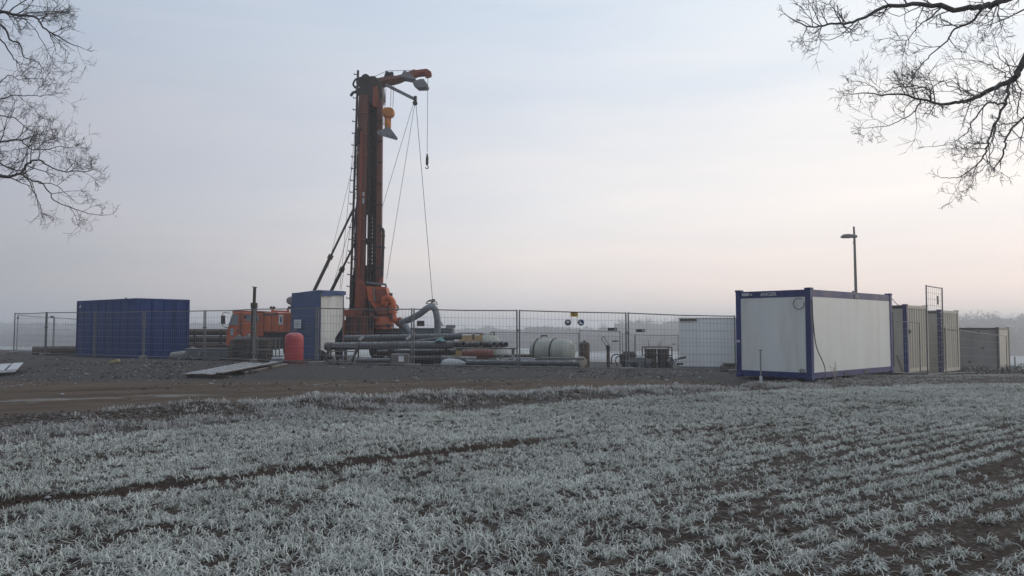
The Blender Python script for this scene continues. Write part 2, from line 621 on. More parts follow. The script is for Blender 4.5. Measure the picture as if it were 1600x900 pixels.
def np_mesh(name, verts, tris, m, col=None, quads=None):
    me = bpy.data.meshes.new(name)
    faces = tris if quads is None else quads
    k = faces.shape[1]
    me.vertices.add(len(verts)); me.vertices.foreach_set("co", verts.astype(np.float32).ravel())
    me.loops.add(faces.size); me.loops.foreach_set("vertex_index", faces.astype(np.int32).ravel())
    me.polygons.add(len(faces))
    me.polygons.foreach_set("loop_start", np.arange(0, faces.size, k, dtype=np.int32))
    if col is not None:
        a = me.attributes.new("col", 'FLOAT_COLOR', 'POINT')
        c4 = np.concatenate([col, np.ones((len(col), 1))], 1).astype(np.float32)
        a.data.foreach_set("color", c4.ravel())
    me.update(calc_edges=True)
    me.materials.append(m)
    o = bpy.data.objects.new(name, me)
    COL.objects.link(o)
    return o


# ================================================================== THE SETTING
def axis_coords(a, b, step, lo, hi, grow=1.22):
    c = list(np.arange(a, b + step / 2, step))
    s = step
    x = c[-1]
    while x < hi:
        s *= grow; x += s; c.append(x)
    s = step; x = c[0]; pre = []
    while x > lo:
        s *= grow; x -= s; pre.append(x)
    return np.array(pre[::-1] + c)


def build_ground():
    xs = axis_coords(-22, 30, .17, -1500, 1500)
    ys = axis_coords(3.6, 34, .13, -300, 1700)
    X, Y = np.meshgrid(xs, ys)
    Z = H(X, Y)
    nx, ny = len(xs), len(ys)
    V = np.stack([X, Y, Z], -1).reshape(-1, 3)
    e = edge(X)
    wid = np.interp(X, [-20, -10, -5, 0, 4, 7], [13, 10.5, 8, 6.0, 4.6, 2.4])
    d = Y - e
    track = sstep(-.05, .45, d) * (1 - sstep(wid * .75, wid * 1.25, d)) * (1 - .6 * sstep(2.0, 7.2, X))
    gravel = sstep(-.05, .4, d) * (1 - sstep(56, 62, Y)) * (1 - sstep(36, 46, X)) * sstep(-60, -50, X)
    bank = (1 - sstep(-13, -8, X)) * sstep(22.5, 24, Y) * (1 - sstep(27, 30, Y))
    frosty = .33 + .06 * sstep(-2.5, .3, Y - wheat_edge(X)) * (1 - gravel) + .12 * (fbm(X * .6, Y * .6, 40) - .5)
    frosty = frosty * (1 - gravel) + gravel * (.02 + .10 * fbm(X * .5, Y * .5, 41))
    frosty = frosty * (1 - .9 * rut(X, Y))
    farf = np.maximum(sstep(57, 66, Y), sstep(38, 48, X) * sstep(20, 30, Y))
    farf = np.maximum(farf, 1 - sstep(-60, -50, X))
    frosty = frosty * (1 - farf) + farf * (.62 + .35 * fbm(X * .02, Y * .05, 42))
    gravel = gravel * (1 - .0 * bank)
    zone = np.stack([track, gravel, np.clip(frosty, 0, 1)], -1).reshape(-1, 3)
    ii, jj = np.meshgrid(np.arange(nx - 1), np.arange(ny - 1))
    q = np.stack([jj * nx + ii, jj * nx + ii + 1, (jj + 1) * nx + ii + 1, (jj + 1) * nx + ii], -1).reshape(-1, 4)
    tf = track.reshape(-1)[q].mean(1); gf = gravel.reshape(-1)[q].mean(1)
    cls = np.where(tf > .5, 1, np.where(gf > .5, 2, 0))
    for k, (nm, lab) in enumerate([('field', 'frosted winter wheat field soil reaching to the misty horizon'),
                                   ('dirt_track', 'brown frozen mud haul track crossing in front of the site'),
                                   ('gravel_yard', 'dark gravel working yard inside and before the site fence')]):
        qs = q[cls == k]
        used, inv = np.unique(qs, return_inverse=True)
        o = np_mesh(nm, V[used], None, M_ground, None, inv.reshape(-1, 4))
        a = o.data.attributes.new("zone", 'FLOAT_COLOR', 'POINT')
        a.data.foreach_set("color", np.concatenate([zone[used], np.ones((len(used), 1))], 1).astype(np.float32).ravel())
        for p in o.data.polygons:
            p.use_smooth = True
        tag(o, lab, {'field': 'field', 'dirt_track': 'track', 'gravel_yard': 'yard'}[nm], None, 'structure')


build_ground()


# ---- frozen puddles on the track
def puddle(cx, cy, a, b, rot, lab):
    n = 110
    vs, fs = [(cx, cy, h1(cx, cy) + .012)], []
    for ring in (.55, 1.0):
        for k in range(n):
            t = 2 * math.pi * k / n
            w = ring * max(.25, 1 + 1.1 * (float(fbm(np.array([2 + 3.4 * math.cos(t)]), np.array([cx + 3.4 * math.sin(t)]), 77, 5)[0]) - .5) * 2)
            x = a * w * math.cos(t); y = b * w * math.sin(t)
            X = cx + x * math.cos(rot) - y * math.sin(rot); Y = cy + x * math.sin(rot) + y * math.cos(rot)
            vs.append((X, Y, h1(X, Y) + (.012 if ring < 1 else -.004)))
    for k in range(n):
        fs.append((0, 1 + k, 1 + (k + 1) % n))
        fs.append((1 + k, 1 + n + k, 1 + n + (k + 1) % n, 1 + (k + 1) % n))
    o = MB().add(vs, fs).build("frozen_puddle", M_ice)
    tag(o, lab, "ice", "frozen puddles on the track", "structure")


puddle(-9.6, 16.6, 1.25, .36, .16, "large grey frozen puddle on the mud track in front of the blue container")
puddle(-7.7, 17.6, .9, .28, .2, "smaller frozen puddle beside the large one on the mud track")
puddle(-9.4, 13.6, 1.3, .16, .46, "long thin ice strip in the wheel rut beside the crop edge")


# ---- frosted wheat and rough grass
def make_blades(pos, length, width, lean_az, lean, root, tip, seg=3, rng=RNG):
    """pos (n,3). returns verts, tris, colours of bent tapering strips"""
    n = len(pos)
    az = lean_az
    dirx, diry = np.cos(az), np.sin(az)
    sa = az + np.pi / 2 + rng.normal(0, .5, n)
    sx, sy = np.cos(sa), np.sin(sa)
    rows, cols = [], []
    for k in range(seg + 1):
        t = k / seg
        bend = lean * (t ** 1.5)
        hz = length * t * np.sqrt(np.clip(1 - (np.minimum(bend, .97)) ** 2, .03, 1)) * np.where(t > .7, np.clip(1.0 - .3 * lean * (t - .7) / .3, .4, 1), 1)
        hr = length * bend * t
        c = pos + np.stack([dirx * hr, diry * hr, hz], 1)
        w = width * (.85 + .3 * t - .5 * t * t) * .5
        cc = root * (1 - t ** .42) + tip * t ** .42
        if k < seg:
            off = np.stack([sx * w, sy * w, np.zeros(n)], 1)
            rows += [c - off, c + off]; cols += [cc, cc]
        else:
            rows.append(c); cols.append(cc)
    m = 2 * seg + 1
    V = np.stack(rows, 1).reshape(-1, 3); C = np.stack(cols, 1).reshape(-1, 3)
    base = (np.arange(n) * m)[:, None]
    T = []
    for k in range(seg - 1):
        a = 2 * k
        T += [base + np.array([[a, a + 1, a + 3]]), base + np.array([[a, a + 3, a + 2]])]
    a = 2 * (seg - 1)
    T.append(base + np.array([[a, a + 1, a + 2]]))
    return V, np.concatenate(T, 0), C


def colours(n, kind):
    g = RNG.random((n, 1)); w = RNG.random((n, 1))
    if kind == 'wheat':
        root = np.array([[.085, .115, .080]]) * (.6 + .8 * g)
        tip = np.array([[.93, .97, .935]]) * (.64 + .42 * w)
    else:
        root = np.array([[.15, .14, .12]]) * (.6 + .8 * g)
        tip = np.array([[.74, .77, .78]]) * (.6 + .55 * w)
    straw = RNG.random((n, 1)) < (.05 if kind == 'wheat' else .22)
    tip = np.where(straw, np.array([[.52, .49, .45]]) * (.7 + .5 * w), tip)
    return root, tip


def scatter_crop():
    parts = []
    # distance bands: spacing of plants grows with distance, width of blades with it
    for (d0, d1, dens, wf, seg) in ((4.1, 6.2, 470, 1.0, 4), (6.2, 8.6, 440, 1.0, 3), (8.6, 12, 380, 1.1, 3), (12, 20.5, 260, 1.4, 2)):
        xr = .95 * d1 + 1
        area = 2 * xr * (d1 - d0)
        n = int(area * dens)
        x = RNG.uniform(-xr, xr, n); y = RNG.uniform(d0, d1, n)
        keep = (np.abs(x) < .88 * y + .8)
        x, y = x[keep], y[keep]
        # pull plants on to drill rows
        nn = RN[0] * x + RN[1] * y; tt = RT[0] * x + RT[1] * y
        sp = .14
        row = np.round(nn / sp)
        nn = row * sp + RNG.normal(0, .026, len(nn)) + .03 * (vnoise(tt * .6, row, 50) - .5)
        x = RN[0] * nn + RT[0] * tt; y = RN[1] * nn + RT[1] * tt
        # missing rows and thin patches, stronger to the right
        gap = hash2(np.floor(row / 2.0), np.floor(tt / 2.3 + hash2(row, row * 0, 3) * 3), 51)
        patch = fbm(x * .55, y * .55, 52)
        thin = .10 + .52 * sstep(.2, 2.5, x - .35 * y + 2.6) * (1 - .7 * sstep(8.5, 12, y)) + .45 * sstep(.52, .66, patch)
        pr = np.where(gap < .42, 1 - thin, 1.0)
        rm = .20 + .32 * sstep(.2, 2.5, x - .35 * y + 2.6)
        pr = pr * (1 - rm + rm * np.cos(2 * np.pi * nn / .28 + 1.6 * vnoise(tt * .4, row * 0, 53))) if d0 < 9 else pr
        clump = fbm(x * 3.5, y * 3.5, 54)
        pr = pr * (.42 + .9 * sstep(.34, .58, clump)) if d0 < 8 else pr * (.72 + .5 * sstep(.34, .58, clump))
        we = wheat_edge(x)
        pr = pr * (1 - sstep(-.45, .1, y - we + .5 * (vnoise(x * 1.5, y, 56) - .5)))
        pr = pr * (1 - np.clip(1.5 * np.maximum(rut(x, y - .05), rut(x, y + .06)), 0, 1))
        below = 1 - sstep(7.3, 7.75, nn)
        pr = pr * np.where(below > .5, np.clip(.55 + .45 * sstep(0, 1.4, 7.8 - nn), 0, 1), 1.0)
        keep = RNG.random(len(x)) < pr
        x, y = x[keep], y[keep]
        nb = 7 if d0 < 8 else 6
        px = np.repeat(x, nb) + RNG.normal(0, .012, len(x) * nb)
        py = np.repeat(y, nb) + RNG.normal(0, .012, len(x) * nb)
        m = len(px)
        pos = np.stack([px, py, H(px, py) - .006], 1)
        L = RNG.uniform(.034, .094, m) * (.75 + .5 * fbm(px * .8, py * .8, 57))
        far_up = 1 + .0 * py
        W = RNG.uniform(.0055, .0100, m) * wf
        az = RNG.uniform(0, 2 * np.pi, m)
        lean = RNG.uniform(.25, 1.6, m)
        r, t = colours(m, 'wheat')
        t = t * (.74 + .52 * fbm(px * 1.2, py * 1.2, 58))[:, None]
        parts.append(make_blades(pos, L * far_up, W, az, lean, r, t, seg))
    return parts


def join(parts):
    V, T, C, o = [], [], [], 0
    for v, t, c in parts:
        V.append(v); T.append(t + o); C.append(c); o += len(v)
    return np.concatenate(V), np.concatenate(T), np.concatenate(C)


V, T, C = join(scatter_crop())
tag(np_mesh("wheat_crop", V, T, M_blade, C), "frost covered young winter wheat in drilled rows across the near field", "crop", None, "stuff")


def scatter_rough():
    parts = []
    # berm tussocks and the rough frosted strip right up to the containers
    for (n, x0, x1, y0, y1, nb, wf, seg, lo, hi) in ((40000, -16, 8, 7, 21, 7, 1.9, 3, .05, .15), (44000, 3, 34, 16, 44, 6, 2.6, 2, .04, .12)):
        x = RNG.uniform(x0, x1, n); y = RNG.uniform(y0, y1, n)
        d = y - edge(x); w = y - wheat_edge(x)
        zone = sstep(-.35, .1, w) * (1 - sstep(-.25, .12, d + .5 * (vnoise(x * 1.3, y * 1.3, 60) - .5)))
        cl = fbm(x * 1.6, y * 1.6, 61)
        pr = zone * sstep(.40, .60, cl)
        crest = np.exp(-((d + .5) / .33) ** 2) * (1 - sstep(3, 6, x)) * sstep(-6.5, -3.8, x)
        pr = np.clip(pr + crest * .9, 0, 1)
        streak = vnoise((x * .79 + y * .61) * .35, (-.61 * x + .79 * y) * 2.4, 62)
        pr = pr * np.where(x > 4, .35 + .65 * sstep(.3, .6, streak), 1)
        k = RNG.random(n) < pr
        x, y, cr = x[k], y[k], crest[k]
        px = np.repeat(x, nb) + RNG.normal(0, .035, len(x) * nb); py = np.repeat(y, nb) + RNG.normal(0, .035, len(x) * nb)
        cr = np.repeat(cr, nb); m = len(px)
        pos = np.stack([px, py, H(px, py) - .006], 1)
        L = RNG.uniform(lo, hi, m) * (1 + .25 * cr) * (.7 + .6 * fbm(px * 2, py * 2, 63))
        W = RNG.uniform(.005, .0085, m) * wf
        r, t = colours(m, 'rough')
        t = t * (.85 + .25 * cr)[:, None]
        parts.append(make_blades(pos, L, W, RNG.uniform(0, 6.283, m), RNG.uniform(.3, 1.2, m), r, t, seg))
    return parts


V, T, C = join(scatter_rough())
tag(np_mesh("rough_grass", V, T, M_blade, C), "frosted rough grass tussocks along the berm and before the containers", "grass", None, "stuff")


# ---- loose stones and clods
def scatter_stones():
    base = np.array([(1, 0, 0), (-1, 0, 0), (0, 1, 0), (0, -1, 0), (0, 0, 1), (0, 0, -1)], float)
    tri = np.array([(0, 2, 4), (2, 1, 4), (1, 3, 4), (3, 0, 4), (2, 0, 5), (1, 2, 5), (3, 1, 5), (0, 3, 5)])
    out = []
    for kind, n in (('yard', 15000), ('bank', 2600), ('clod', 9000)):
        if kind == 'yard':
            x = RNG.uniform(-16, 14, n); y = RNG.uniform(12, 36, n)
            pr = sstep(.2, 1.2, y - edge(x)) * sstep(.42, .62, fbm(x * .45, y * .9, 70)) * (.25 + .75 * sstep(18.5, 21.5, y))
            s = RNG.uniform(.012, .045, n) * (1 + 1.2 * (RNG.random(n) < .05))
            wh = RNG.random(n) < .42
        elif kind == 'bank':
            x = RNG.uniform(-22, -8, n); y = RNG.uniform(22.5, 28, n); pr = .75 * sstep(.4, .6, fbm(x * .8, y * .8, 72))
            s = RNG.uniform(.015, .05, n) * (1 + .8 * (RNG.random(n) < .1)); wh = RNG.random(n) < .10
        else:
            x = RNG.uniform(-12, 14, n); y = RNG.uniform(4.2, 20, n)
            pr = (1 - sstep(-.1, .1, y - edge(x))) * (.35 + .65 * sstep(-.4, .2, y - wheat_edge(x))) * (np.abs(x) < .75 * y)
            s = RNG.uniform(.012, .04, n); wh = RNG.random(n) < .18
        k = RNG.random(n) < pr
        x, y, s, wh = x[k], y[k], s[k], wh[k]; m = len(x)
        a = RNG.uniform(0, 6.283, m)
        v = base[None] * RNG.uniform(.6, 1.25, (m, 6, 1)) * s[:, None, None]
        v[:, :, 2] *= np.where(wh, .35, .65)[:, None]
        vx = v[:, :, 0] * np.cos(a)[:, None] - v[:, :, 1] * np.sin(a)[:, None]
        vy = v[:, :, 0] * np.sin(a)[:, None] + v[:, :, 1] * np.cos(a)[:, None]
        v = np.stack([vx + x[:, None], vy + y[:, None], v[:, :, 2] + (H(x, y) + s * .15)[:, None]], -1)
        g = RNG.uniform(.6, 1.4, (m, 1))
        dk = {'yard': [.075, .072, .070], 'bank': [.058, .050, .044], 'clod': [.055, .038, .028]}[kind]
        c = np.where(wh[:, None], np.array([[.36, .375, .39]]) * g * .9, np.array([dk]) * g)
        V = v.reshape(-1, 3); Cc = np.repeat(c, 6, 0)
        T = (tri[None] + (np.arange(m) * 6)[:, None, None]).reshape(-1, 3)
        out.append((V, T, Cc))
    return out


st = scatter_stones()
for (v, t, c), nm, lab in zip(st, ("gravel", "bank_rubble", "soil_clods"), ("loose grey and frosted gravel scattered over the yard", "dark earth lumps and stones on the bank below the fence", "small soil clods lying between the wheat rows")):
    tag(np_mesh(nm, v, t, M_stone, c), lab, {'gravel': 'gravel', 'bank_rubble': 'rubble', 'soil_clods': 'soil'}[nm], None, "stuff")


# ---- far woods fading in the mist
def wood(name, lab, rows, seed, col):
    rng = np.random.default_rng(seed)
    Vs, Ts, Cs, o = [], [], [], 0

    def put(v, t, c):
        nonlocal o
        Vs.append(v); Ts.append(t + o); Cs.append(c); o += len(v)
    for (px0, px1, d, hgt, n, tri, zoff) in rows:
        # dense under-wood filling the row
        x0, x1 = GX(px0, d), GX(px1, d)
        m = int((x1 - x0) / 1.2)
        xs = np.linspace(x0, x1, m)
        hv = hgt * (.50 + .34 * fbm(xs * .11, xs * 0 + d, seed, 4)) + zoff
        zb = H(xs, xs * 0 + d) - 1
        rows_ = []
        for yy, f in ((-5, .0), (-4, .55), (-1.5, .93), (1.5, 1.0), (4, .55), (5, 0)):
            jit = rng.normal(0, .25, m)
            rows_.append(np.stack([xs + jit, np.full(m, d + yy) + jit, zb + (hv + 1) * f + (jit if 0 < f else 0)], 1))
        v = np.concatenate(rows_)
        a = np.arange(m - 1)
        t = []
        for k in range(5):
            t += [np.stack([k * m + a, k * m + a + 1, (k + 1) * m + a + 1], 1), np.stack([k * m + a, (k + 1) * m + a + 1, (k + 1) * m + a], 1)]
        put(v, np.concatenate(t), np.tile(np.array([col]), (len(v), 1)) * rng.uniform(.7, 1.2, (len(v), 1)))
        for i in range(n):
            x = x0 + (x1 - x0) * (i + rng.random()) / n
            y = d + rng.normal(0, 4)
            z = h1(x, y) + zoff
            hh = hgt * rng.uniform(.74, 1.0)
            r = hh * rng.uniform(.24, .36)
            k = tri
            u = rng.normal(0, 1, (k, 3)); u /= np.linalg.norm(u, axis=1)[:, None]
            lump = 1 + .25 * np.sin(u[:, 0] * 5 + i) * np.sin(u[:, 2] * 6 + 2 * i)
            rad = rng.random(k) ** .40 * lump
            c = np.stack([x + u[:, 0] * rad * r, y + u[:, 1] * rad * r, z + hh * .60 + u[:, 2] * rad * hh * .40], 1)
            s = hh * rng.uniform(.010, .022, (k, 1, 1)) * (1.9 - 1.1 * rad[:, None, None])
            put((c[:, None, :] + rng.normal(0, 1, (k, 3, 3)) * s).reshape(-1, 3), np.arange(k * 3).reshape(-1, 3), np.repeat(np.array([col]) * rng.uniform(.6, 1.3, (k, 1)), 3, 0))
            w = hh * .016
            put(np.array([(x - w, y, z - 1.5), (x + w, y, z - 1.5), (x, y, z + hh * .9), (x, y - w, z - 1.5), (x, y + w, z - 1.5), (x, y, z + hh * .9)]), np.array([(0, 1, 2), (3, 4, 5)]), np.tile(np.array([col]) * .8, (6, 1)))
    ob = np_mesh(name, np.concatenate(Vs), np.concatenate(Ts), M_far, np.concatenate(Cs))
    return tag(ob, lab, "wood", None, "stuff")


DK = (.030, .032, .030)
wood("distant_wood", "bare misty wood on the slope behind the containers and beyond the snowy field",
     [(1395, 1740, 292, 9, 34, 700, 0), (1395, 1740, 330, 13, 34, 700, 0), (1385, 1740, 375, 15, 34, 800, 2), (1490, 1740, 400, 17, 22, 900, 3.2)], 5, DK)
wood("distant_wood", "pale hazy tree line far behind the tanks and the white container",
     [(870, 1180, 345, 7, 40, 420, 0), (760, 1180, 395, 10, 48, 450, 0), (820, 1400, 450, 12, 56, 450, 2), (960, 1400, 520, 14, 48, 450, 5)], 6, DK)
wood("distant_wood", "faint blue grey tree line almost lost in mist behind the rig",
     [(-250, 900, 430, 9, 120, 300, 0), (-250, 860, 500, 11, 120, 300, 0), (-250, 900, 590, 12, 110, 300, 2), (-250, 420, 690, 14, 70, 300, 5)], 7, DK)


# ---- bare trees reaching into the frame
def bare_tree(name, label, base, trunk_top, limbs, seed, tw=1.0):
    rng = random.Random(seed)
    t = thing(name, base, label, "tree")
    b, tt = Vector(base), Vector(trunk_top)
    mid = b.lerp(tt, .5) + Vector((.12, .05, 0))
    mb = MB()
    mb.tube(arc_pts([b - Vector((0, 0, .3)), b + Vector((0, 0, .5)), mid, tt], 5), [.42, .37, .33, .31, .30, .29, .28, .27, .26, .24, .22, .20, .17, .13, .08, .03], 14)
    mb.build("trunk", M_bark, t)
    crown = MB()

    def twig(p, d, length, r, level):
        nseg = 4 if level < 2 else 3
        pts = [p]
        dd = d.copy()
        for i in range(nseg):
            dd = (dd + Vector((rng.gauss(0, .15), rng.gauss(0, .15), rng.gauss(.03, .14)))).normalized()
            pts.append(pts[-1] + dd * length / nseg)
        rs = [r * (1 - .62 * i / nseg) for i in range(nseg + 1)]
        crown.tube(pts, rs, 3 if level > 0 else 4, False)
        if level >= 3:
            return
        nch = {0: 5, 1: 4, 2: 2}[level]
        for k in range(nch):
            f = rng.uniform(.18, 1.0)
            i = min(int(f * nseg), nseg - 1)
            q = pts[i].lerp(pts[i + 1], f * nseg - i)
            dloc = (pts[i + 1] - pts[i]).normalized()
            side = dloc.cross(Vector((rng.gauss(0, .35), 1, rng.gauss(0, .35)))).normalized() * rng.choice((-1, 1))
            nd = (dloc * rng.uniform(.55, 1.0) + side * rng.uniform(.5, .95) + Vector((0, rng.gauss(0, .3), .12))).normalized()
            twig(q, nd, length * rng.uniform(.38, .66), max(r * .58, .0032 * tw), level + 1)

    for pts, r0, r1, dens in limbs:
        P3 = arc_pts(pts, 5)
        n = len(P3)
        P3 = [p + Vector((rng.gauss(0, .006), rng.gauss(0, .02), rng.gauss(0, .006))) if 0 < i < n - 1 else p for i, p in enumerate(P3)]
        rs = [(r0 + (r1 - r0) * (i / (n - 1)) ** .7) * (.72 if r0 < .05 else .85) for i in range(n)]
        lm = MB(); lm.tube(P3, rs, 8); lm.build("limb", M_bark, t)
        L = sum((P3[i + 1] - P3[i]).length for i in range(n - 1))
        for k in range(int(L * dens * (.50 if tw == 1.0 else .36))):
            f = rng.uniform(.12, 1.0) ** .8 * (n - 1)
            i = min(int(f), n - 2)
            q = P3[i].lerp(P3[i + 1], f - i)
            dloc = (P3[i + 1] - P3[i]).normalized()
            side = dloc.cross(Vector((rng.gauss(0, .3), 1, rng.gauss(0, .3)))).normalized() * rng.choice((-1, 1))
            nd = (dloc * rng.uniform(.45, 1) + side * rng.uniform(.5, .9) + Vector((0, rng.gauss(0, .35), .05))).normalized()
            twig(q, nd, rng.uniform(.28, .66) * tw * (1.15 - .5 * f / n), min(.011 * tw, rs[i] * .7), 0 if rng.random() < .38 else 1)
        twig(P3[-1], (P3[-1] - P3[-2]).normalized(), .2 * tw, max(r1, .005), 1)
    crown.build("crown", M_twig, t, smooth=None, kind="stuff")
    return t


def LP(pix, d, dd=0.):
    return [P(a, b, d + dd * i) for i, (a, b) in enumerate(pix)]


DR = 11.0
rt = [
    ([P(1822, 130, DR + .2), P(1700, 20, DR)] + LP([(1620, -18), (1570, 0), (1537, 10), (1493, 15), (1447, 8), (1393, 10), (1377, 13), (1333, 35), (1300, 37), (1267, 41), (1233, 27)], DR, -.06), .085, .008, 8),
    (LP([(1537, 10), (1520, 33), (1493, 45), (1477, 67), (1453, 87), (1433, 110), (1427, 123)], DR, .05), .030, .006, 11),
    (LP([(1333, 35), (1320, 50), (1303, 60), (1262, 65)], DR - .5, -.05), .012, .005, 9),
    (LP([(1470, 12), (1450, 30), (1433, 43), (1417, 63), (1385, 60)], DR - .3, -.05), .018, .005, 11),
    (LP([(1420, 8), (1390, -12), (1340, -14), (1270, 4)], DR - .2, .05), .020, .005, 9),
    (LP([(1650, -6), (1605, 12), (1570, 30), (1540, 40)], DR, .08), .028, .006, 10),
    ([P(1822, 60, DR + .2), P(1690, -10, DR), P(1632, 40, DR)] + LP([(1600, 96), (1587, 119), (1577, 127), (1555, 137), (1527, 151), (1507, 158), (1480, 162), (1455, 159), (1413, 148), (1373, 147), (1333, 147)], DR, -.04), .085, .007, 7),
    (LP([(1454, 158), (1452, 143), (1437, 135), (1400, 137), (1380, 143), (1345, 128)], DR - .3, -.03), .020, .005, 12),
    (LP([(1440, 155), (1430, 173), (1413, 185), (1387, 197), (1356, 200)], DR - .3, -.03), .017, .005, 10),
    (LP([(1577, 128), (1570, 163), (1560, 183), (1547, 213), (1537, 243), (1520, 263), (1497, 277), (1476, 278)], DR, -.03), .034, .006, 9),
    (LP([(1570, 163), (1547, 160), (1537, 167), (1520, 190), (1510, 208), (1487, 223), (1460, 229)], DR, .03), .024, .005, 9),
    (LP([(1555, 190), (1553, 215), (1545, 250), (1532, 268)], DR, .05), .013, .005, 8),
    (LP([(1527, 150), (1500, 140), (1470, 128), (1440, 122)], DR, .05), .014, .005, 12),
    (LP([(1580, 124), (1560, 108), (1530, 96), (1500, 92)], DR, .05), .015, .005, 11),
    ([P(1824, 235, DR + .2)] + LP([(1680, 160), (1625, 170), (1600, 185), (1580, 202), (1570, 225), (1566, 246)], DR, .0), .030, .016, 4),
    (LP([(1822, -150), (1700, -300), (1560, -360), (1450, -340)], DR, .1), .06, .01, 5),
    (LP([(1822, -80), (1930, -220), (2060, -300), (2180, -280)], DR, .1), .07, .01, 5),
    (LP([(1824, 150), (1940, 60), (2080, 30)], DR, .15), .06, .01, 5),
    (LP([(1818, -330), (1760, -520), (1680, -640)], DR, .1), .05, .01, 5),
    (LP([(1585, 122), (1597, 140), (1590, 170), (1600, 195), (1612, 215)], DR, .04), .014, .006, 7),
]
tb = (GX(1830, DR), DR + .3)
bare_tree("bare_tree", "bare winter tree whose branches hang in from the upper right corner", (tb[0], tb[1], h1(*tb)), P(1815, -620, DR), rt, 3)

DL = 13.0
lt = [
    ([P(-298, 80, DL + .1), P(-120, -10, DL)] + LP([(-40, 25), (0, 19), (25, 23), (55, 27), (72, 46), (101, 63), (126, 74)], DL, -.05), .06, .006, 9),
    (LP([(-60, 20), (0, 38), (17, 63), (30, 68), (38, 89), (59, 97), (74, 118)], DL, .05), .035, .005, 8),
    (LP([(-50, 15), (0, 61), (22, 92), (30, 101), (36, 116)], DL, -.05), .026, .005, 8),
    (LP([(-90, 171), (-45, 168), (0, 156), (30, 148), (63, 150), (86, 147)], DL, .05), .026, .005, 11),
    ([P(-299, 250, DL + .1)] + LP([(-90, 170), (-30, 172), (0, 181), (25, 186), (51, 207), (100, 218)], DL, .05), .030, .005, 11),
    ([P(-299, 290, DL + .1)] + LP([(-90, 232), (-30, 226), (0, 222), (30, 219), (51, 234), (89, 230), (112, 231)], DL, -.04), .04, .005, 11),
    ([P(-299, 345, DL + .1), P(-120, 262, DL)] + LP([(-50, 262), (0, 274), (17, 276), (34, 268), (46, 253), (63, 251), (89, 266), (127, 268), (148, 265)], DL, -.03), .055, .005, 9),
    (LP([(34, 270), (46, 281), (68, 287), (84, 312), (118, 327), (143, 335), (162, 336)], DL - .3, -.04), .024, .005, 9),
    (LP([(42, 276), (55, 304), (64, 327)], DL - .3, .05), .017, .006, 6),
    (LP([(-85, 232), (-20, 245), (10, 260), (34, 268)], DL + .3, -.1), .028, .014, 6),
    (LP([(10, 20), (40, 0), (70, -12), (100, 20)], DL, .05), .016, .005, 10),
    (LP([(25, 23), (50, 40), (70, 70), (80, 90)], DL, .07), .014, .005, 11),
    (LP([(60, 286), (85, 288), (105, 305), (120, 318)], DL, .05), .012, .005, 11),
    (LP([(-298, -60), (-200, -220), (-80, -260)], DL, .1), .06, .01, 5),
    (LP([(-299, 60), (-420, -60), (-560, -100)], DL, .1), .06, .01, 5),
    (LP([(-295, -200), (-340, -380), (-420, -460)], DL, .1), .05, .01, 5),
    (LP([(0, 130), (14, 118), (30, 125), (50, 122)], DL, .05), .013, .005, 10),
]
tb = (GX(-300, DL), DL + .2)
bare_tree("bare_tree", "bare winter tree whose branches reach in from the upper left edge", (tb[0], tb[1], h1(*tb)), P(-290, -480, DL), lt, 9, 1.05)


# ================================================================== CONTAINERS
def text_mesh(body, size, xf, name, m, parent):
    cu = bpy.data.curves.new("lettering", 'FONT')
    cu.body = body; cu.size = size; cu.extrude = .003; cu.align_x = 'CENTER'; cu.align_y = 'CENTER'; cu.resolution_u = 3
    cu.offset = .004
    tmp = bpy.data.objects.new("lettering_tmp", cu)
    COL.objects.link(tmp)
    dg = bpy.context.evaluated_depsgraph_get()
    me = bpy.data.meshes.new_from_object(tmp.evaluated_get(dg))
    off = root_loc(parent)
    for v in me.vertices:
        v.co = (xf @ v.co) - off
    bpy.data.objects.remove(tmp); bpy.data.curves.remove(cu)
    me.materials.clear(); me.materials.append(m)
    o = bpy.data.objects.new(name, me); COL.objects.link(o); o.parent = parent
    return o


def corrugated(mb, a, b, nrm, z0, z1, pitch, depth, duty=.55):
    """profiled sheet from local point a to b (xy), folded towards nrm"""
    a, b, nrm = Vector((a[0], a[1], 0)), Vector((b[0], b[1], 0)), Vector((nrm[0], nrm[1], 0))
    L = (b - a).length; t = (b - a).normalized(); n = max(1, round(L / pitch)); p = L / n
    prof = []
    for i in range(n):
        s = i * p; q = p * (1 - duty) / 2
        sl = min(q * .8, depth * 1.2)
        prof += [(s, 0), (s + q - sl / 2, 0), (s + q + sl / 2, depth), (s + p - q - sl / 2, depth), (s + p - q + sl / 2, 0)]
    prof.append((L, 0))
    vs = []
    for s, d in prof:
        q = a + t * s + nrm * d
        vs += [(q.x, q.y, z0), (q.x, q.y, z1)]
    fs = [(2 * i, 2 * i + 2, 2 * i + 3, 2 * i + 1) for i in range(len(prof) - 1)]
    mb.add(vs, fs)


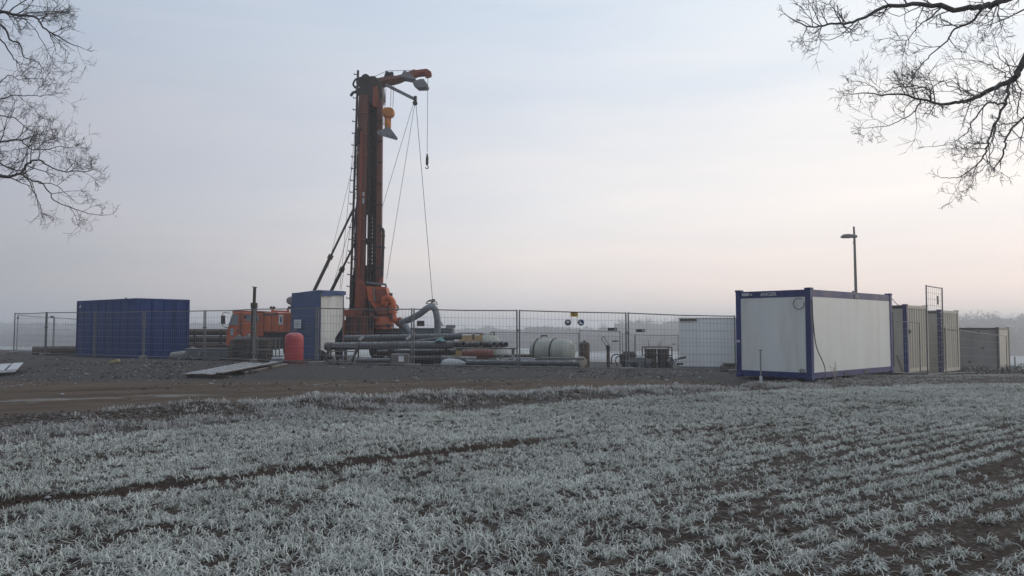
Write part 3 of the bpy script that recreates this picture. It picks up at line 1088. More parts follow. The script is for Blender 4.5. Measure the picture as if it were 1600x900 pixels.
def container_frame(x, t, L, W, Hh, m, post=.15, top=.16, bot=.15, groups=("corner_post", "top_rail", "bottom_rail"), posts_mats=None):
    """local frame: x 0..L, y 0..W"""
    k = 0
    for cx in (post / 2, L - post / 2):
        for cy in (post / 2, W - post / 2):
            mb = MB(x); mb.box((cx, cy, Hh / 2), (post, post, Hh))
            mb.box((cx, cy, Hh + .012), (post + .03, post + .03, .06)).box((cx, cy, .03), (post + .03, post + .03, .10))
            mb.build(groups[0], m, t, bevel=.008); k += 1
    for (c, s, nm) in (((L / 2, post / 2 + .004, Hh - top / 2 - .01), (L - 2 * post, post - .02, top), groups[1]), ((L / 2, W - post / 2 - .004, Hh - top / 2 - .01), (L - 2 * post, post - .02, top), groups[1]),
                       ((post / 2 + .004, W / 2, Hh - top / 2 - .01), (post - .02, W - 2 * post, top), groups[1]), ((L - post / 2 - .004, W / 2, Hh - top / 2 - .01), (post - .02, W - 2 * post, top), groups[1]),
                       ((L / 2, post / 2 + .004, bot / 2 + .02), (L - 2 * post, post - .02, bot), groups[2]), ((L / 2, W - post / 2 - .004, bot / 2 + .02), (L - 2 * post, post - .02, bot), groups[2]),
                       ((post / 2 + .004, W / 2, bot / 2 + .02), (post - .02, W - 2 * post, bot), groups[2]), ((L - post / 2 - .004, W / 2, bot / 2 + .02), (post - .02, W - 2 * post, bot), groups[2])):
        MB(x).box(c, s).build(nm, m, t, bevel=.006)
    MB(x).box((L / 2, W / 2, Hh - .05), (L - post, W - post, .05)).build("roof", M_roofdark, t)
    MB(x).box((L / 2, W / 2, .10), (L - post, W - post, .04)).build("floor_plate", M_roofdark, t)


# --- office container with the lettered rail
def office():
    N = P(1267, 512, 21.6); g = h1(N.x, N.y) + .06
    u, v = (.735, .678), (-.678, .735)
    x = frame_xf((N.x, N.y, g), u, v)
    t = thing("office_container", (N.x, N.y, g), "white panelled office container with blue steel frame lettered ANGER", "container", "site containers")
    L, W, Hh = 5.75, 2.36, 2.55
    container_frame(x, t, L, W, Hh, M_blue2, .16, .20, .17)
    p = .16
    for (c, s) in (((L / 2, .045, Hh / 2), (L - 2 * p + .01, .04, Hh - .36)), ((L / 2, W - .045, Hh / 2), (L - 2 * p + .01, .04, Hh - .36)),
                   ((.045, W / 2, Hh / 2), (.04, W - 2 * p + .01, Hh - .36)), ((L - .045, W / 2, Hh / 2), (.04, W - 2 * p + .01, Hh - .36))):
        MB(x).box(c, s).build("wall_panel", M_white, t)
    # lettering on the short end rail; seen from outside the reading direction is -y
    lx = x @ Matrix(((0, 0, -1, -.002), (-1, 0, 0, 1.28), (0, 1, 0, Hh - .115), (0, 0, 0, 1)))
    text_mesh("ANGER", .155, lx, "lettering", M_letter, t)
    MB(x).box((-.004, 2.02, Hh - .10), (.012, .24, .085)).build("rating_plate", M_letter, t)
    MB(x).box((-.004, 1.83, Hh - .11), (.012, .05, .05)).build("socket_cover", M_letter, t)
    MB(x).box((3.05, .000, Hh - .13), (.30, .012, .10)).build("rating_plate", M_grey, t)
    MB(x).box((2.95, .06, Hh + .01), (.10, .05, .05)).build("lifting_lug", M_blue2, t)
    MB(x).box((-.004, 2.28, 1.05), (.02, .10, .07)).build("post_bracket", M_letter, t)
    # fork pockets
    for a in (2.2, 3.6):
        MB(x).box((a, .006, .09), (.26, .02, .085)).build("fork_pocket", M_roofdark, t)
    # cable loop under the rail
    pts = [x @ Vector((-.03, .33 + .16 * math.sin(a), Hh - .26 - .15 + .16 * math.cos(a))) for a in np.linspace(-.6, 5.0, 16)]
    MB().tube(pts, .010, 6).build("cable_loop", M_black, t)
    for zz in (.20, .26):
        MB(x).tube([(-.02, .19, zz), (-.02, .30, zz + .03), (-.015, .36, zz - .02)], .012, 5).build("cable_gland", M_dark, t)
    return x, t, g


OX, OT, OG = office()


# --- blue steel container on the bank
def blue_container():
    N = P(213, 512, 34.2); g = h1(N.x, N.y + 1.5) - .02
    u, v = (-.79, .613), (.613, .79)
    x = frame_xf((N.x, N.y, g), u, v)
    t = thing("steel_container", (N.x, N.y, g), "dark blue ribbed steel container standing on the bank behind the fence", "container", "site containers")
    L, W, Hh = 6.06, 2.5, 2.74
    p = .11
    for cx in (p / 2, L - p / 2):
        for cy in (p / 2, W - p / 2):
            MB(x).box((cx, cy, Hh / 2), (p, p, Hh)).build("corner_post", M_blue, t, bevel=.01)
    for yy, z, nm in ((.05, Hh - .05, "top_rail"), (W - .05, Hh - .05, "top_rail"), (.05, .07, "bottom_rail"), (W - .05, .07, "bottom_rail")):
        MB(x).box((L / 2, yy, z), (L - 2 * p, .09, .11 if nm == "top_rail" else .14)).build(nm, M_blue, t, bevel=.006)
    for xx, z, nm in ((.05, Hh - .05, "top_rail"), (L - .05, Hh - .05, "top_rail"), (.05, .07, "bottom_rail"), (L - .05, .07, "bottom_rail")):
        MB(x).box((xx, W / 2, z), (.09, W - 2 * p, .11 if nm == "top_rail" else .14)).build(nm, M_blue, t, bevel=.006)
    mb = MB(x); corrugated(mb, (p, .065), (L - p, .065), (0, -1), .14, Hh - .10, .73, .042, .90); mb.build("side_wall", M_blue, t, smooth=None)
    mb = MB(x); corrugated(mb, (p, W - .065), (L - p, W - .065), (0, 1), .14, Hh - .10, .73, .042, .90); mb.build("side_wall", M_blue, t, smooth=None)
    mb = MB(x); corrugated(mb, (L - .065, p), (L - .065, W - p), (1, 0), .14, Hh - .10, .57, .042, .9); mb.build("end_wall", M_blue, t, smooth=None)
    mb = MB(x); corrugated(mb, (.065, p), (.065, W - p), (-1, 0), .14, Hh - .10, .57, .036, .93); mb.build("door", M_blue, t, smooth=None)
    for yy in (.78, 1.72):
        MB(x).tube([(-.0, yy, .2), (-.0, yy, Hh - .18)], .018, 6).build("lock_rod", M_blue, t)
    MB(x).prism([(L - .22, -.004, Hh - .34), (L - .48, -.004, Hh - .34), (L - .48, -.004, Hh - .22), (L - .40, -.004, Hh - .20)], (0, .01, 0)).build("emblem", M_letter, t)
    MB(x).box((L / 2, W / 2, Hh - .02), (L - .05, W - .05, .05)).build("roof", M_roofdark, t, bevel=.01)
    MB(x).box((1.2, .09, Hh + .03), (.06, .06, .05)).build("lifting_lug", M_dark, t)


blue_container()


# --- row of store containers to the right
def store(name, label, N, g, L, W, Hh, wall, post, endpitch, plain_long=True, u=(.72, .694), dark_top=True, endmat=None):
    u = Vector((u[0], u[1])).normalized(); v = (-u.y, u.x)
    x = frame_xf((N.x, N.y, g), (v[0], v[1]), (u.x, u.y))   # local x runs back, local y along the visible end
    t = thing(name, (N.x, N.y, g), label, "container", "site containers")
    p = .15
    for cx in (p / 2, L - p / 2):
        for cy in (p / 2, W - p / 2):
            m = post if cy < W / 2 else wall
            MB(x).box((cx, cy, Hh / 2), (p, p, Hh)).box((cx, cy, Hh + .01), (p + .03, p + .03, .06)).build("corner_post", m, t, bevel=.008)
    for c, s, nm in (((L / 2, .06, Hh - .06), (L - 2 * p, .09, .12), "top_rail"), ((L / 2, W - .06, Hh - .06), (L - 2 * p, .09, .12), "top_rail"),
                     ((.06, W / 2, Hh - .06), (.09, W - 2 * p, .12), "top_rail"), ((L - .06, W / 2, Hh - .06), (.09, W - 2 * p, .12), "top_rail"),
                     ((L / 2, .06, .08), (L - 2 * p, .09, .14), "bottom_rail"), ((L / 2, W - .06, .08), (L - 2 * p, .09, .14), "bottom_rail"),
                     ((.06, W / 2, .08), (.09, W - 2 * p, .14), "bottom_rail"), ((L - .06, W / 2, .08), (.09, W - 2 * p, .14), "bottom_rail")):
        MB(x).box(c, s).build(nm, M_roofdark if (nm == "top_rail" and dark_top and s[0] > 1) else wall, t)
    mb = MB(x)
    if plain_long:
        mb.box((L / 2, .06, Hh / 2), (L - 2 * p, .035, Hh - .26))
    else:
        corrugated(mb, (p, .06), (L - p, .06), (0, -1), .15, Hh - .12, .28, .03)
    mb.build("side_wall", wall, t, smooth=None)
    mb = MB(x); corrugated(mb, (p, W - .06), (L - p, W - .06), (0, 1), .15, Hh - .12, .28, .03); mb.build("side_wall", wall, t, smooth=None)
    mb = MB(x)
    if endpitch:
        corrugated(mb, (.075, p), (.075, W - p), (-1, 0), .15, Hh - .12, endpitch, .045)
    else:
        mb.box((.06, W / 2, Hh / 2), (.035, W - 2 * p, Hh - .26))
    mb.build("end_wall", endmat or wall, t, smooth=None)
    mb = MB(x); corrugated(mb, (L - .075, p), (L - .075, W - p), (1, 0), .15, Hh - .12, .28, .03); mb.build("end_wall", wall, t, smooth=None)
    MB(x).box((L / 2, W / 2, Hh - .03), (L - .1, W - .1, .05)).build("roof", M_roofdark, t)
    return x, t


N1 = P(1417, 512, 30.3); g1 = h1(N1.x, N1.y) + .10
X1, S1 = store("store_container", "beige store container with blue corner post next to the white office container", N1, g1, 6.06, 2.44, 2.66, M_beige, M_blue2, .27)
MB(X1).box((.7, .03, 2.30), (.26, .03, .05)).build("vent_slot", M_roofdark, S1)
MB(X1).box((.55, .03, 1.3), (.05, .03, 2.2)).build("door_seam", M_roofdark, S1)
MB(X1).box((.02, .36, 1.62), (.06, .20, .14)).build("socket_box", M_roofdark, S1)
N2 = Vector((N1.x + .72 * 4.05, N1.y + .694 * 4.05, 0)); g2 = h1(N2.x, N2.y) + .10
X2, S2 = store("store_container", "second beige store container with a slatted dark blue post by the upright mesh panel", N2, g2, 6.06, 2.44, 2.66, M_beige, M_blue2, .27)
for i in range(14):
    MB(X2).box((-.006, .10, .20 + i * .17), (.05, .22, .085)).build("louvre", M_blue2, S2)
N3 = P(1560, 512, 46.5); g3 = h1(N3.x, N3.y) + .08
X3, S3 = store("store_container", "low grey store container at the far end of the container row", N3, g3, 6.06, 2.44, 2.6, M_greyc, M_roofdark, None, endmat=M_beige)
MB(X3).box((2.2, .03, 1.3), (.06, .03, 2.3)).build("door_seam", M_roofdark, S3)
for a, z in ((.9, 1.35), (2.7, 2.1), (4.0, .7), (1.6, .5), (3.3, 2.0), (1.1, 2.35)):
    MB(X3).box((a, .036, z), (.14, .02, .12)).build("rust_patch", M_brownp, S3)
MB(X3).box((2.4, .03, 1.75), (.13, .03, .22)).build("notice", M_signw, S3)
MB(X3).box((4.6, -.2, .45), (.8, .5, .85)).build("fuel_box", M_blue2, S3, bevel=.02)

NW = P(1062, 512, 37.6); gw = h1(NW.x, NW.y) - .02
wx = frame_xf((NW.x, NW.y, gw), (.98, -.2), (.2, .98))
WT = thing("store_container", (NW.x, NW.y, gw), "plain white container with horizontal panels left of the office container behind the fence", "container", "site containers")
for i in range(4):
    MB(wx).box((3.0, .06, .1 + .58 * i + .29), (6.0, .05, .572)).build("wall_panel", M_white2, WT, bevel=.006)
    MB(wx).box((.03, 1.22, .1 + .58 * i + .29), (.05, 2.30, .572)).build("wall_panel", M_white2, WT, bevel=.006)
MB(wx).box((3.0, 1.22, 2.46), (6.06, 2.42, .06)).build("roof", M_white2, WT, bevel=.01)
MB(wx).box((3.0, 1.22, .06), (6.0, 2.34, .10)).build("bottom_rail", M_grey, WT)
MB(wx).box((.42, -.01, 2.38), (.80, .05, .09)).build("roof_flashing", M_brownp, WT)
MB(wx).box((3.0, 2.4, 1.25), (6.0, .05, 2.36)).build("wall_panel", M_white2, WT)
MB(wx).box((6.0, 1.22, 1.25), (.05, 2.3, 2.36)).build("wall_panel", M_white2, WT)


# ================================================================== FENCES
def fence_panel(a, b, label, hgt=2.0, nv=30, nh=7, plate=None, za=None, zb=None, group="wire mesh fence panels", wire=.0032, tube=.021, low=.08):
    """a, b: ground points (x, y); a panel with its two posts, rails, mesh"""
    za = h1(*a) if za is None else za; zb = h1(*b) if zb is None else zb
    A = Vector((a[0], a[1], za)); B = Vector((b[0], b[1], zb))
    t = (B - A); d = Vector((t.x, t.y, 0)).normalized()
    A0 = A + d * .045; B0 = B - d * .045
    o = thing("mesh_fence", ((A + B) / 2)[:], label, "fence", group)
    up = Vector((random.uniform(-.006, .006), random.uniform(-.03, .03), 1))
    sag = .03 * random.uniform(-1, 1)
    for q in (A0, B0):
        MB().tube([q + up * .02, q + up * (hgt + .03)], tube, 8).build("post", M_galv, o)
    MB().tube([A0 + up * hgt, (A0 + B0) / 2 + up * (hgt - abs(sag)), B0 + up * hgt], tube * .8, 6).build("top_rail", M_galv, o)
    MB().tube([A0 + up * low, B0 + up * low], tube * .8, 6).build("bottom_rail", M_galv, o)
    wm = MB()
    for i in range(1, nv):
        q = A0.lerp(B0, i / nv)
        w = Vector((0, .006 * random.uniform(-1, 1), 0))
        wm.tube([q + up * low, q + w + up * hgt * .5, q + up * hgt], wire, 3, False)
    for i in range(1, nh):
        z = low + (hgt - low) * i / nh
        wm.tube([A0 + up * z, B0 + up * z], wire * 1.25, 3, False)
    wm.build("wire_mesh", M_wire, o, smooth=None, kind="stuff")
    if plate is not None:
        q = A0.lerp(B0, plate[0]) + up * plate[1]
        nrm = Vector((d.y, -d.x, 0))
        MB().beam(q - d * plate[2] / 2 + nrm * .02, q + d * plate[2] / 2 + nrm * .02, .012, plate[3]).build("name_plate", M_plate, o)
        MB().beam(q + d * plate[2] * .2 + nrm * .028, q + d * plate[2] * .42 + nrm * .028, .006, plate[3] * .45).build("name_plate_print", M_letter, o)
    return o


def foot(x, y, rz, label, s=(.62, .24, .14)):
    z = h1(x, y)
    mb = MB(Matrix.Translation((x, y, z)) @ Matrix.Rotation(rz, 4, 'Z'))
    hx, hy = s[0] / 2, s[1] / 2
    mb.add([(-hx, -hy, -.05), (hx, -hy, -.05), (hx, hy, -.05), (-hx, hy, -.05), (-hx * .9, -hy * .8, s[2]), (hx * .9, -hy * .8, s[2]), (hx * .9, hy * .8, s[2]), (-hx * .9, hy * .8, s[2])],
           [(0, 3, 2, 1), (4, 5, 6, 7), (0, 1, 5, 4), (1, 2, 6, 5), (2, 3, 7, 6), (3, 0, 4, 7)])
    o = mb.build("ballast_block", M_conc, None, bevel=.02)
    tag(o, label, "ballast block", "concrete fence feet")


FP = [(22, 38.3), (72, 36.3), (148, 34.6), (225, 33.0), (320, 31.5), (397, 29.3), (495, 27.5), (645, 26.7), (810, 26.4), (980, 26.8), (1150, 27.4)]
FPT = [(GX(p, d), d) for p, d in FP]
FL = ["leftmost mesh fence panel standing clear of the blue container",
      "mesh fence panel between the leftmost one and the blue container's edge",
      "mesh fence panel in front of the ribbed long side of the blue container",
      "mesh fence panel in front of the blue container's short end",
      "mesh fence panel in front of the grey trough and the orange cab",
      "mesh fence panel in front of the red tank",
      "mesh fence panel in front of the white tarpaulin and the drill base",
      "mesh fence panel in front of the row of drill pipes",
      "mesh fence panel carrying the yellow sign in front of the resin tank",
      "mesh fence panel running up to the left post of the office container"]
PLATES = [(.12, 1.78, .22, .08), (.12, 1.80, .26, .09), None, None, (.86, 1.72, .3, .1), None, (.12, 1.95, .02, .02), None, (.87, 1.43, .33, .10), (.11, 1.40, .32, .10)]
PANELS = []
for i in range(10):
    PANELS.append(fence_panel(FPT[i], FPT[i + 1], FL[i], 2.0, 30, 7, PLATES[i], za=h1(*FPT[i]) + .03, zb=h1(*FPT[i + 1]) + .03, wire=.0036, tube=.026))
FOOT_AT = [(0, .3, "concrete foot under the leftmost fence post, on the bank"), (1, .4, "concrete foot under the second fence post beside the brown pipe"), (3, .5, "concrete foot under the fence post before the blue container's door end"),
           (5, .5, "concrete foot under the fence post beside the pallets"), (6, .2, "concrete foot under the fence post between red tank and white tarpaulin"), (7, .1, "concrete foot under the fence post in front of the long grey pipes"),
           (9, 0, "concrete foot under the double fence post right of the round signs"), (10, 0, "concrete foot under the fence post at the office container")]
for i, rz, lab in FOOT_AT:
    foot(FPT[i][0], FPT[i][1] - .02, rz + 1.2 if i < 6 else rz, lab)
# clamps joining neighbouring posts belong to the panel on their right
for i in range(1, 10):
    q = Vector((FPT[i][0], FPT[i][1], h1(*FPT[i])))
    for dz in (1.35, .35):
        MB().box(q + Vector((0, 0, dz)), (.15, .09, .06)).build("clamp", M_galv, PANELS[i], bevel=.01)

# far panels behind the leftmost one
back = [(GX(26, 39.2), 39.2), (GX(84, 42), 42), (GX(140, 45), 45)]
fence_panel(back[0], back[1], "rear fence panel seen through the leftmost one, over the brown pipe", 2.0, 16, 6, wire=.003)
fence_panel(back[1], back[2], "rear fence panel vanishing behind the blue container", 2.0, 16, 6, wire=.003)
# yard fences at the back
bk = [((905, 46.5), (970, 46.5), "back fence panel behind the dark upright cylinder", (.9, 1.42, .5, .07)),
      ((770, 54), (905, 52.5), "back fence panel rising behind the lying resin tank", None),
      ((972, 51.5), (992, 53), "narrow back fence panel behind the double post", None),
      ((992, 53.5), (1060, 52.5), "back fence panel left of the plain white container", (.90, 1.4, .14, .08))]
for (pa, da), (pb, db), lab, pl in bk:
    fence_panel((GX(pa, da), da), (GX(pb, db), db), lab, 2.0, 14, 6, pl, wire=.0036, tube=.03)

# right hand fences before the store containers
rf0, rf1 = (GX(1383, 28.0), 28.0), (GX(1437, 29.4), 29.4)
fence_panel(rf0, rf1, "mesh fence panel between the office container and the first beige container", 2.0, 9, 7, None, za=h1(*rf0) + .05, zb=h1(*rf1) + .02, wire=.0034)
rg0, rg1 = (GX(1476, 33.2), 33.2), (GX(1572, 41.5), 41.5)
fence_panel(rg0, rg1, "long mesh fence panel in front of the low grey container", 2.0, 20, 5, None, wire=.0036)
o = MB().tube([(GX(1584, 45), 45, h1(GX(1584, 45), 45)), (GX(1584, 45), 45, h1(GX(1584, 45), 45) + .95)], .035, 7).build("steel_stake", M_galv)
tag(o, "short lone steel stake at the far right edge before the snowy field", "stake")
# panel stood on end
ua, ub = Vector((GX(1447, 29.6), 29.6, 0)), Vector((GX(1473, 31.0), 31.0, 0))
gz = h1(ua.x, ua.y)
UP = fence_panel((ua.x, ua.y), (ub.x, ub.y), "mesh panel stood upright on its short end, taller than the containers", 3.47, 8, 14, None, za=gz, zb=gz - .03, wire=.0048, tube=.026, low=.05)
q = ua.lerp(ub, .72) + Vector((0, -.03, gz + 2.95))
MB().box(q, (.06, .02, .34)).build("name_tag", M_galv, UP)


# ---- signs on the fence
def on_fence(px, py, i):
    """point on the plane of fence panel i seen at that pixel"""
    a, b = Vector((*FPT[i], 0)), Vector((*FPT[i + 1], 0))
    n = Vector((-(b - a).y, (b - a).x, 0)).normalized()
    o = Vector((0, 0, EYE)); r = P(px, py, 10) - o
    k = (a - o).dot(n) / r.dot(n)
    return o + r * k - n * .035 * (1 if n.y > 0 else -1)


c = on_fence(897, 491, 8)
t = thing("warning_sign", c[:], "small yellow sign under the top rail of the fence", "sign")
MB().box(c, (.26, .008, .17)).build("board", M_signy, t, bevel=.002)
for dz, w in ((.045, .16), (.0, .19), (-.04, .13)):
    MB().box(c + Vector((0, -.007, dz)), (w, .004, .018)).build("print_line", M_plate, t)
for s in (-.11, .11):
    MB().tube([c + Vector((s, .01, -.08)), c + Vector((s, .01, -.33))], .006, 5).build("hanger_wire", M_dark, t)
for px, lab, kind in ((887, "round blue helmet sign hanging on the fence left of the yellow sign", 0), (907.5, "round blue safety boot sign hanging on the fence right of the helmet sign", 1)):
    c = on_fence(px, 504, 8)
    t = thing("safety_sign", c[:], lab, "sign", "round safety signs")
    MB().lathe(c + Vector((0, .004, 0)), (0, -1, 0), [(0, .115), (.006, .115)], 24).build("rim", M_signw, t)
    MB().lathe(c + Vector((0, -.003, 0)), (0, -1, 0), [(0, .105), (.005, .105)], 24).build("disc", M_signb, t)
    y = -.010
    if kind == 0:
        pts = [(math.cos(a) * .062, math.sin(a) * .058 + .008) for a in np.linspace(0, math.pi, 10)]
        pts = [(-.075, .0), ] + pts[::-1][0:10] + [(.075, .0)]
    else:
        pts = [(-.055, .06), (-.055, -.055), (.062, -.055), (.066, -.03), (.02, -.012), (-.008, .015), (-.012, .06)]
    MB().prism([c + Vector((a, y, b)) for a, b in pts], (0, -.003, 0)).build("symbol", M_signw, t)
    if kind == 0:
        MB().prism([c + Vector((a, y, b)) for a, b in ((-.035, -.014), (.035, -.014), (.02, -.07), (-.02, -.07))], (0, -.003, 0)).build("symbol", M_grey, t)


# ================================================================== DRILLING RIG
RD = 38.5                                   # distance of the rig's centre line


def Q(px, py, dd=0.):
    return P(px, py, RD + dd)


def wheel(mb_parent, c, r, w, name="wheel"):
    """tyre with rim, axle along Y"""
    ty = MB().lathe(c - Vector((0, w / 2, 0)), (0, 1, 0), [(0, r * .62), (0, r * .88), (.05, r), (w - .05, r), (w, r * .88), (w, r * .62)], 22).build(name, M_black, mb_parent)
    MB().lathe(c - Vector((0, w / 2 - .05, 0)), (0, 1, 0), [(0, r * .2), (-.04, r * .22), (-.04, r * .3), (.03, r * .58), (.03, r * .62), (w - .1, r * .62)], 18).build("rim", M_grey, ty)
    return ty


def make_rig():
    bx = GX(480, RD); gz = h1(bx, RD)
    t = thing("drilling_rig", (bx, RD, gz), "orange truck mounted drilling rig with tall raised mast and curved crane head", "drilling rig")
    up = Vector((0, 0, 1))

    def slab(name, poly, dd0, dd1, m, bevel=.02, parent=None):
        """outline in photo pixels at the rig's distance, given real depth from dd0 to dd1"""
        pts = [Q(a, b, dd0) for a, b in poly]
        return MB().prism(pts, (0, dd1 - dd0, 0)).build(name, m, parent or t, bevel=bevel)

    # ---- carrier chassis and wheels
    fl = Q(352, 545); fr = Q(640, 545)
    for dy in (-.75, .75):
        MB().box2((fl.x + .5, RD + dy - .06, gz + .78), (fr.x, RD + dy + .06, gz + 1.05)).build("chassis_rail", M_dark, t, bevel=.01)
    for px in (388, 470, 508, 600):
        for dy in (-1.02, 1.02):
            wheel(t, Vector((GX(px, RD), RD + dy, gz + .53)), .53, .36)
    for px in (388, 470, 508, 600):
        MB().tube([(GX(px, RD), RD - .9, gz + .53), (GX(px, RD), RD + .9, gz + .53)], .08, 8).build("axle", M_dark, t)
    # ---- cab
    cab = slab("cab", [(352, 546), (353, 520), (363, 489), (366, 487), (398, 487), (399, 546)], -1.15, 1.15, M_orange, .05)
    slab("cab_roof", [(361, 488.5), (364, 485.5), (380, 485), (413, 486), (415, 489)], -1.1, 1.1, M_orange2, .03, cab)
    slab("sleeper_cab", [(399.5, 526), (399.5, 489), (412, 489), (412, 526)], -1.12, 1.12, M_orange, .03)
    for poly in ([(362.5, 491), (372, 491), (372, 508), (357, 508)], [(383, 491.5), (393.5, 491.5), (393.5, 501.5), (383, 501.5)], [(400, 491.5), (404.5, 491.5), (404.5, 501.5), (400, 501.5)]):
        slab("side_window", poly, -1.17, -1.13, M_glass, 0, cab)
    wA, wB = Q(354.5, 518, -1.15), Q(363.2, 490, -1.15)
    MB().prism([(wA.x - .03, RD - 1.0, wA.z), (wA.x - .03, RD + 1.0, wA.z), (wB.x - .03, RD + .98, wB.z), (wB.x - .03, RD - .98, wB.z)], (.02, 0, .0)).build("windscreen", M_glass, cab)
    slab("door_seam", [(376, 490), (377, 490), (377, 544), (376, 544)], -1.165, -1.14, M_dark, 0, cab)
    slab("door_handle", [(369, 516), (374, 516), (374, 517.5), (369, 517.5)], -1.2, -1.14, M_dark, 0, cab)
    slab("door_notice", [(360, 513), (364.5, 513), (364.5, 524), (360, 524)], -1.17, -1.14, mat("pale_blue_sticker", (.30, .36, .42), .5), 0, cab)
    slab("bumper", [(350.5, 548), (350.5, 540), (362, 540), (362, 548)], -1.2, 1.2, M_dark, .02)
    mir = slab("mirror", [(345, 493), (350, 493), (350, 506.5), (345, 506.5)], -1.55, -1.38, M_dark, .015)
    MB().tube([Q(360, 489.5, -1.3), Q(350, 488, -1.46), Q(347.5, 490, -1.46), Q(347.5, 509, -1.46), Q(352, 511.5, -1.3), Q(356, 511.5, -1.2)], .018, 6).build("mirror_arm", M_dark, mir)
    # ---- engine deck behind the cab
    deck = slab("engine_housing", [(412.5, 488.5), (460, 488.5), (460, 519), (412.5, 519)], -1.2, 1.2, M_orange, .03)
    slab("cover_strip", [(411, 489.2), (434, 489.2), (434, 492.4), (411, 492.4)], -1.23, -1.18, M_wood, 0, deck)
    for px in (424, 436, 447, 455):
        slab("panel_seam", [(px, 493), (px + .6, 493), (px + .6, 518), (px, 518)], -1.212, -1.19, M_dark, 0, deck)
    slab("notice", [(435.5, 492), (442, 492), (442, 507), (435.5, 507)], -1.225, -1.19, M_signw, 0, deck)
    slab("notice_figure", [(437.5, 495), (440, 495), (440, 504), (437.5, 504)], -1.235, -1.224, M_signb, 0, deck)
    slab("stowage_box", [(398, 526), (420, 526), (420, 546), (398, 546)], -1.1, -.3, M_dark, .02)
    slab("hydraulic_tank", [(420, 519.5), (460, 519.5), (460, 545), (420, 545)], -1.0, 1.0, M_dark, .03)
    # beacon bar / pipe rest on the deck
    MB().beam(Q(424, 486, -.5), Q(452, 487, -.5), .08, .09).build("roof_rest", M_orange, t)
    for px in (426, 450):
        MB().beam(Q(px, 488, -.5), Q(px, 481.5, -.5), .10, .10).build("roof_rest_post", M_orange, t)
    for px, dx in ((424.5, -1.5), (427.5, 1.0), (451, 1.5)):
        MB().beam(Q(px, 482.5, -.5), Q(px + dx, 479, -.5), .09, .11).build("rest_horn", M_dark, t)
    MB().lathe(Q(455.5, 470, -.3) + Vector((0, .3, 0)), (0, -1, 0), [(0, .12), (.05, .20), (.5, .20), (.55, .12)], 16).build("air_filter", M_grey, t)
    MB().tube([Q(455.5, 474, -.3), Q(455.5, 490, -.3)], .06, 8).build("filter_pipe", M_grey, t)
    # long body under the shelter back to the mast foot
    slab("drill_deck", [(460.5, 500), (545, 500), (640, 528), (640, 540), (460.5, 540)], -1.1, 1.1, M_dark, .03)

    # ---- mast
    def rail(px0, py0, px1, py1, dd, w, dep, m, name):
        return MB().beam(Q(px0, py0, dd), Q(px1, py1, dd), dep, w, up=(1, 0, 0)).build(name, m, t, bevel=.02)
    mast = rail(569.5, 150, 561, 525, -.35, .44, .40, M_maroon, "mast_rail")
    rail(594, 158, 592, 445, -.35, .26, .36, M_maroon, "mast_rail")
    rail(569, 150, 562.5, 525, .45, .26, .20, M_maroon, "mast_rail")
    rail(594, 158, 592, 470, .45, .24, .20, M_maroon, "mast_rail")
    rail(565, 205, 558.5, 520, -.62, .13, .10, M_orange2, "rail_cover")
    # feed rods and hydraulic tubes between the rails
    for a, b, r in ((580, 578, .10), (584.5, 583.5, .07), (588, 587.5, .10)):
        A, B = Q(a, 152, -.1), Q(b, 470, -.1)
        nr = 110
        MB().tube([A.lerp(B, k / nr) for k in range(nr + 1)], [r * (1.08 if k % 2 else .88) for k in range(nr + 1)], 8).build("feed_cylinder", M_dark, t, smooth=None)
    MB().tube([Q(577, 190, -.45), Q(574, 440, -.45)], .035, 6).build("hydraulic_line", M_dark, t)
    MB().tube([Q(590, 190, -.45), Q(589, 440, -.45)], .03, 6).build("hydraulic_line", M_dark, t)
    for py in range(165, 445, 14):
        f = (py - 150) / 375
        if 340 < py < 372 or 384 < py < 408:
            continue
        MB().beam(Q(574 - 6 * f, py, .2), Q(594 - 2 * f, py, .2), .10, .16).build("cross_brace", M_dark, t)
    slab("back_plate", [(575, 160), (592, 160), (591, 336), (571, 336)], .30, .36, M_dark, 0)
    slab("back_plate", [(570, 418), (591, 418), (591, 470), (568, 470)], .30, .36, M_dark, 0)
    slab("back_plate", [(571, 373), (591, 373), (591, 382), (570, 382)], .30, .36, M_dark, 0)
    for k, py in enumerate(range(176, 440, 33)):
        c = 569.5 - 8.5 * (py - 150) / 375
        MB().box(Q(c, py, -.57), (.40, .05, .10)).build("flange_plate", M_maroon if k % 2 else M_orange2, t)
        for dx in (-4, 4):
            MB().box(Q(c + dx, py, -.61), (.05, .05, .05)).build("bolt", M_grey, t)
        MB().box(Q(594 - 2 * (py - 158) / 287, py + 12, -.55), (.24, .05, .09)).build("flange_plate", M_dark, t)
    slab("mast_stencil", [(566.5, 300), (569.5, 300), (569, 318), (566, 318)], -.585, -.56, M_letter, 0)
    # travelling carriage on the left rail
    slab("cable_box", [(556.5, 200), (566, 200), (566, 226), (556.5, 226)], -.55, .2, M_dark, .02)
    # ---- climbing ladder with pegs
    lad = MB().tube([Q(559.5, 110, -.35), Q(547.5, 470, -.35)], .06, 8).build("ladder_pole", M_dark, t)
    k = 0
    for py in np.arange(116, 466, 9.2):
        c = 559.5 - 12 * (py - 110) / 360
        sgn = -1 if k % 2 == 0 else 1
        a = Q(c, py, -.35); b = Q(c + sgn * 6, py + .5, -.35)
        MB().tube([a, b, b + Vector((0, 0, .07))], .026, 5).build("ladder_peg", M_dark, lad)
        k += 1
    for py in (228, 262, 296, 330, 372, 405, 440):
        c = 559.5 - 12 * (py - 110) / 360
        MB().beam(Q(c, py, -.35), Q(c + 13, py - 1, -.35), .05, .07).build("ladder_bracket", M_dark, t)
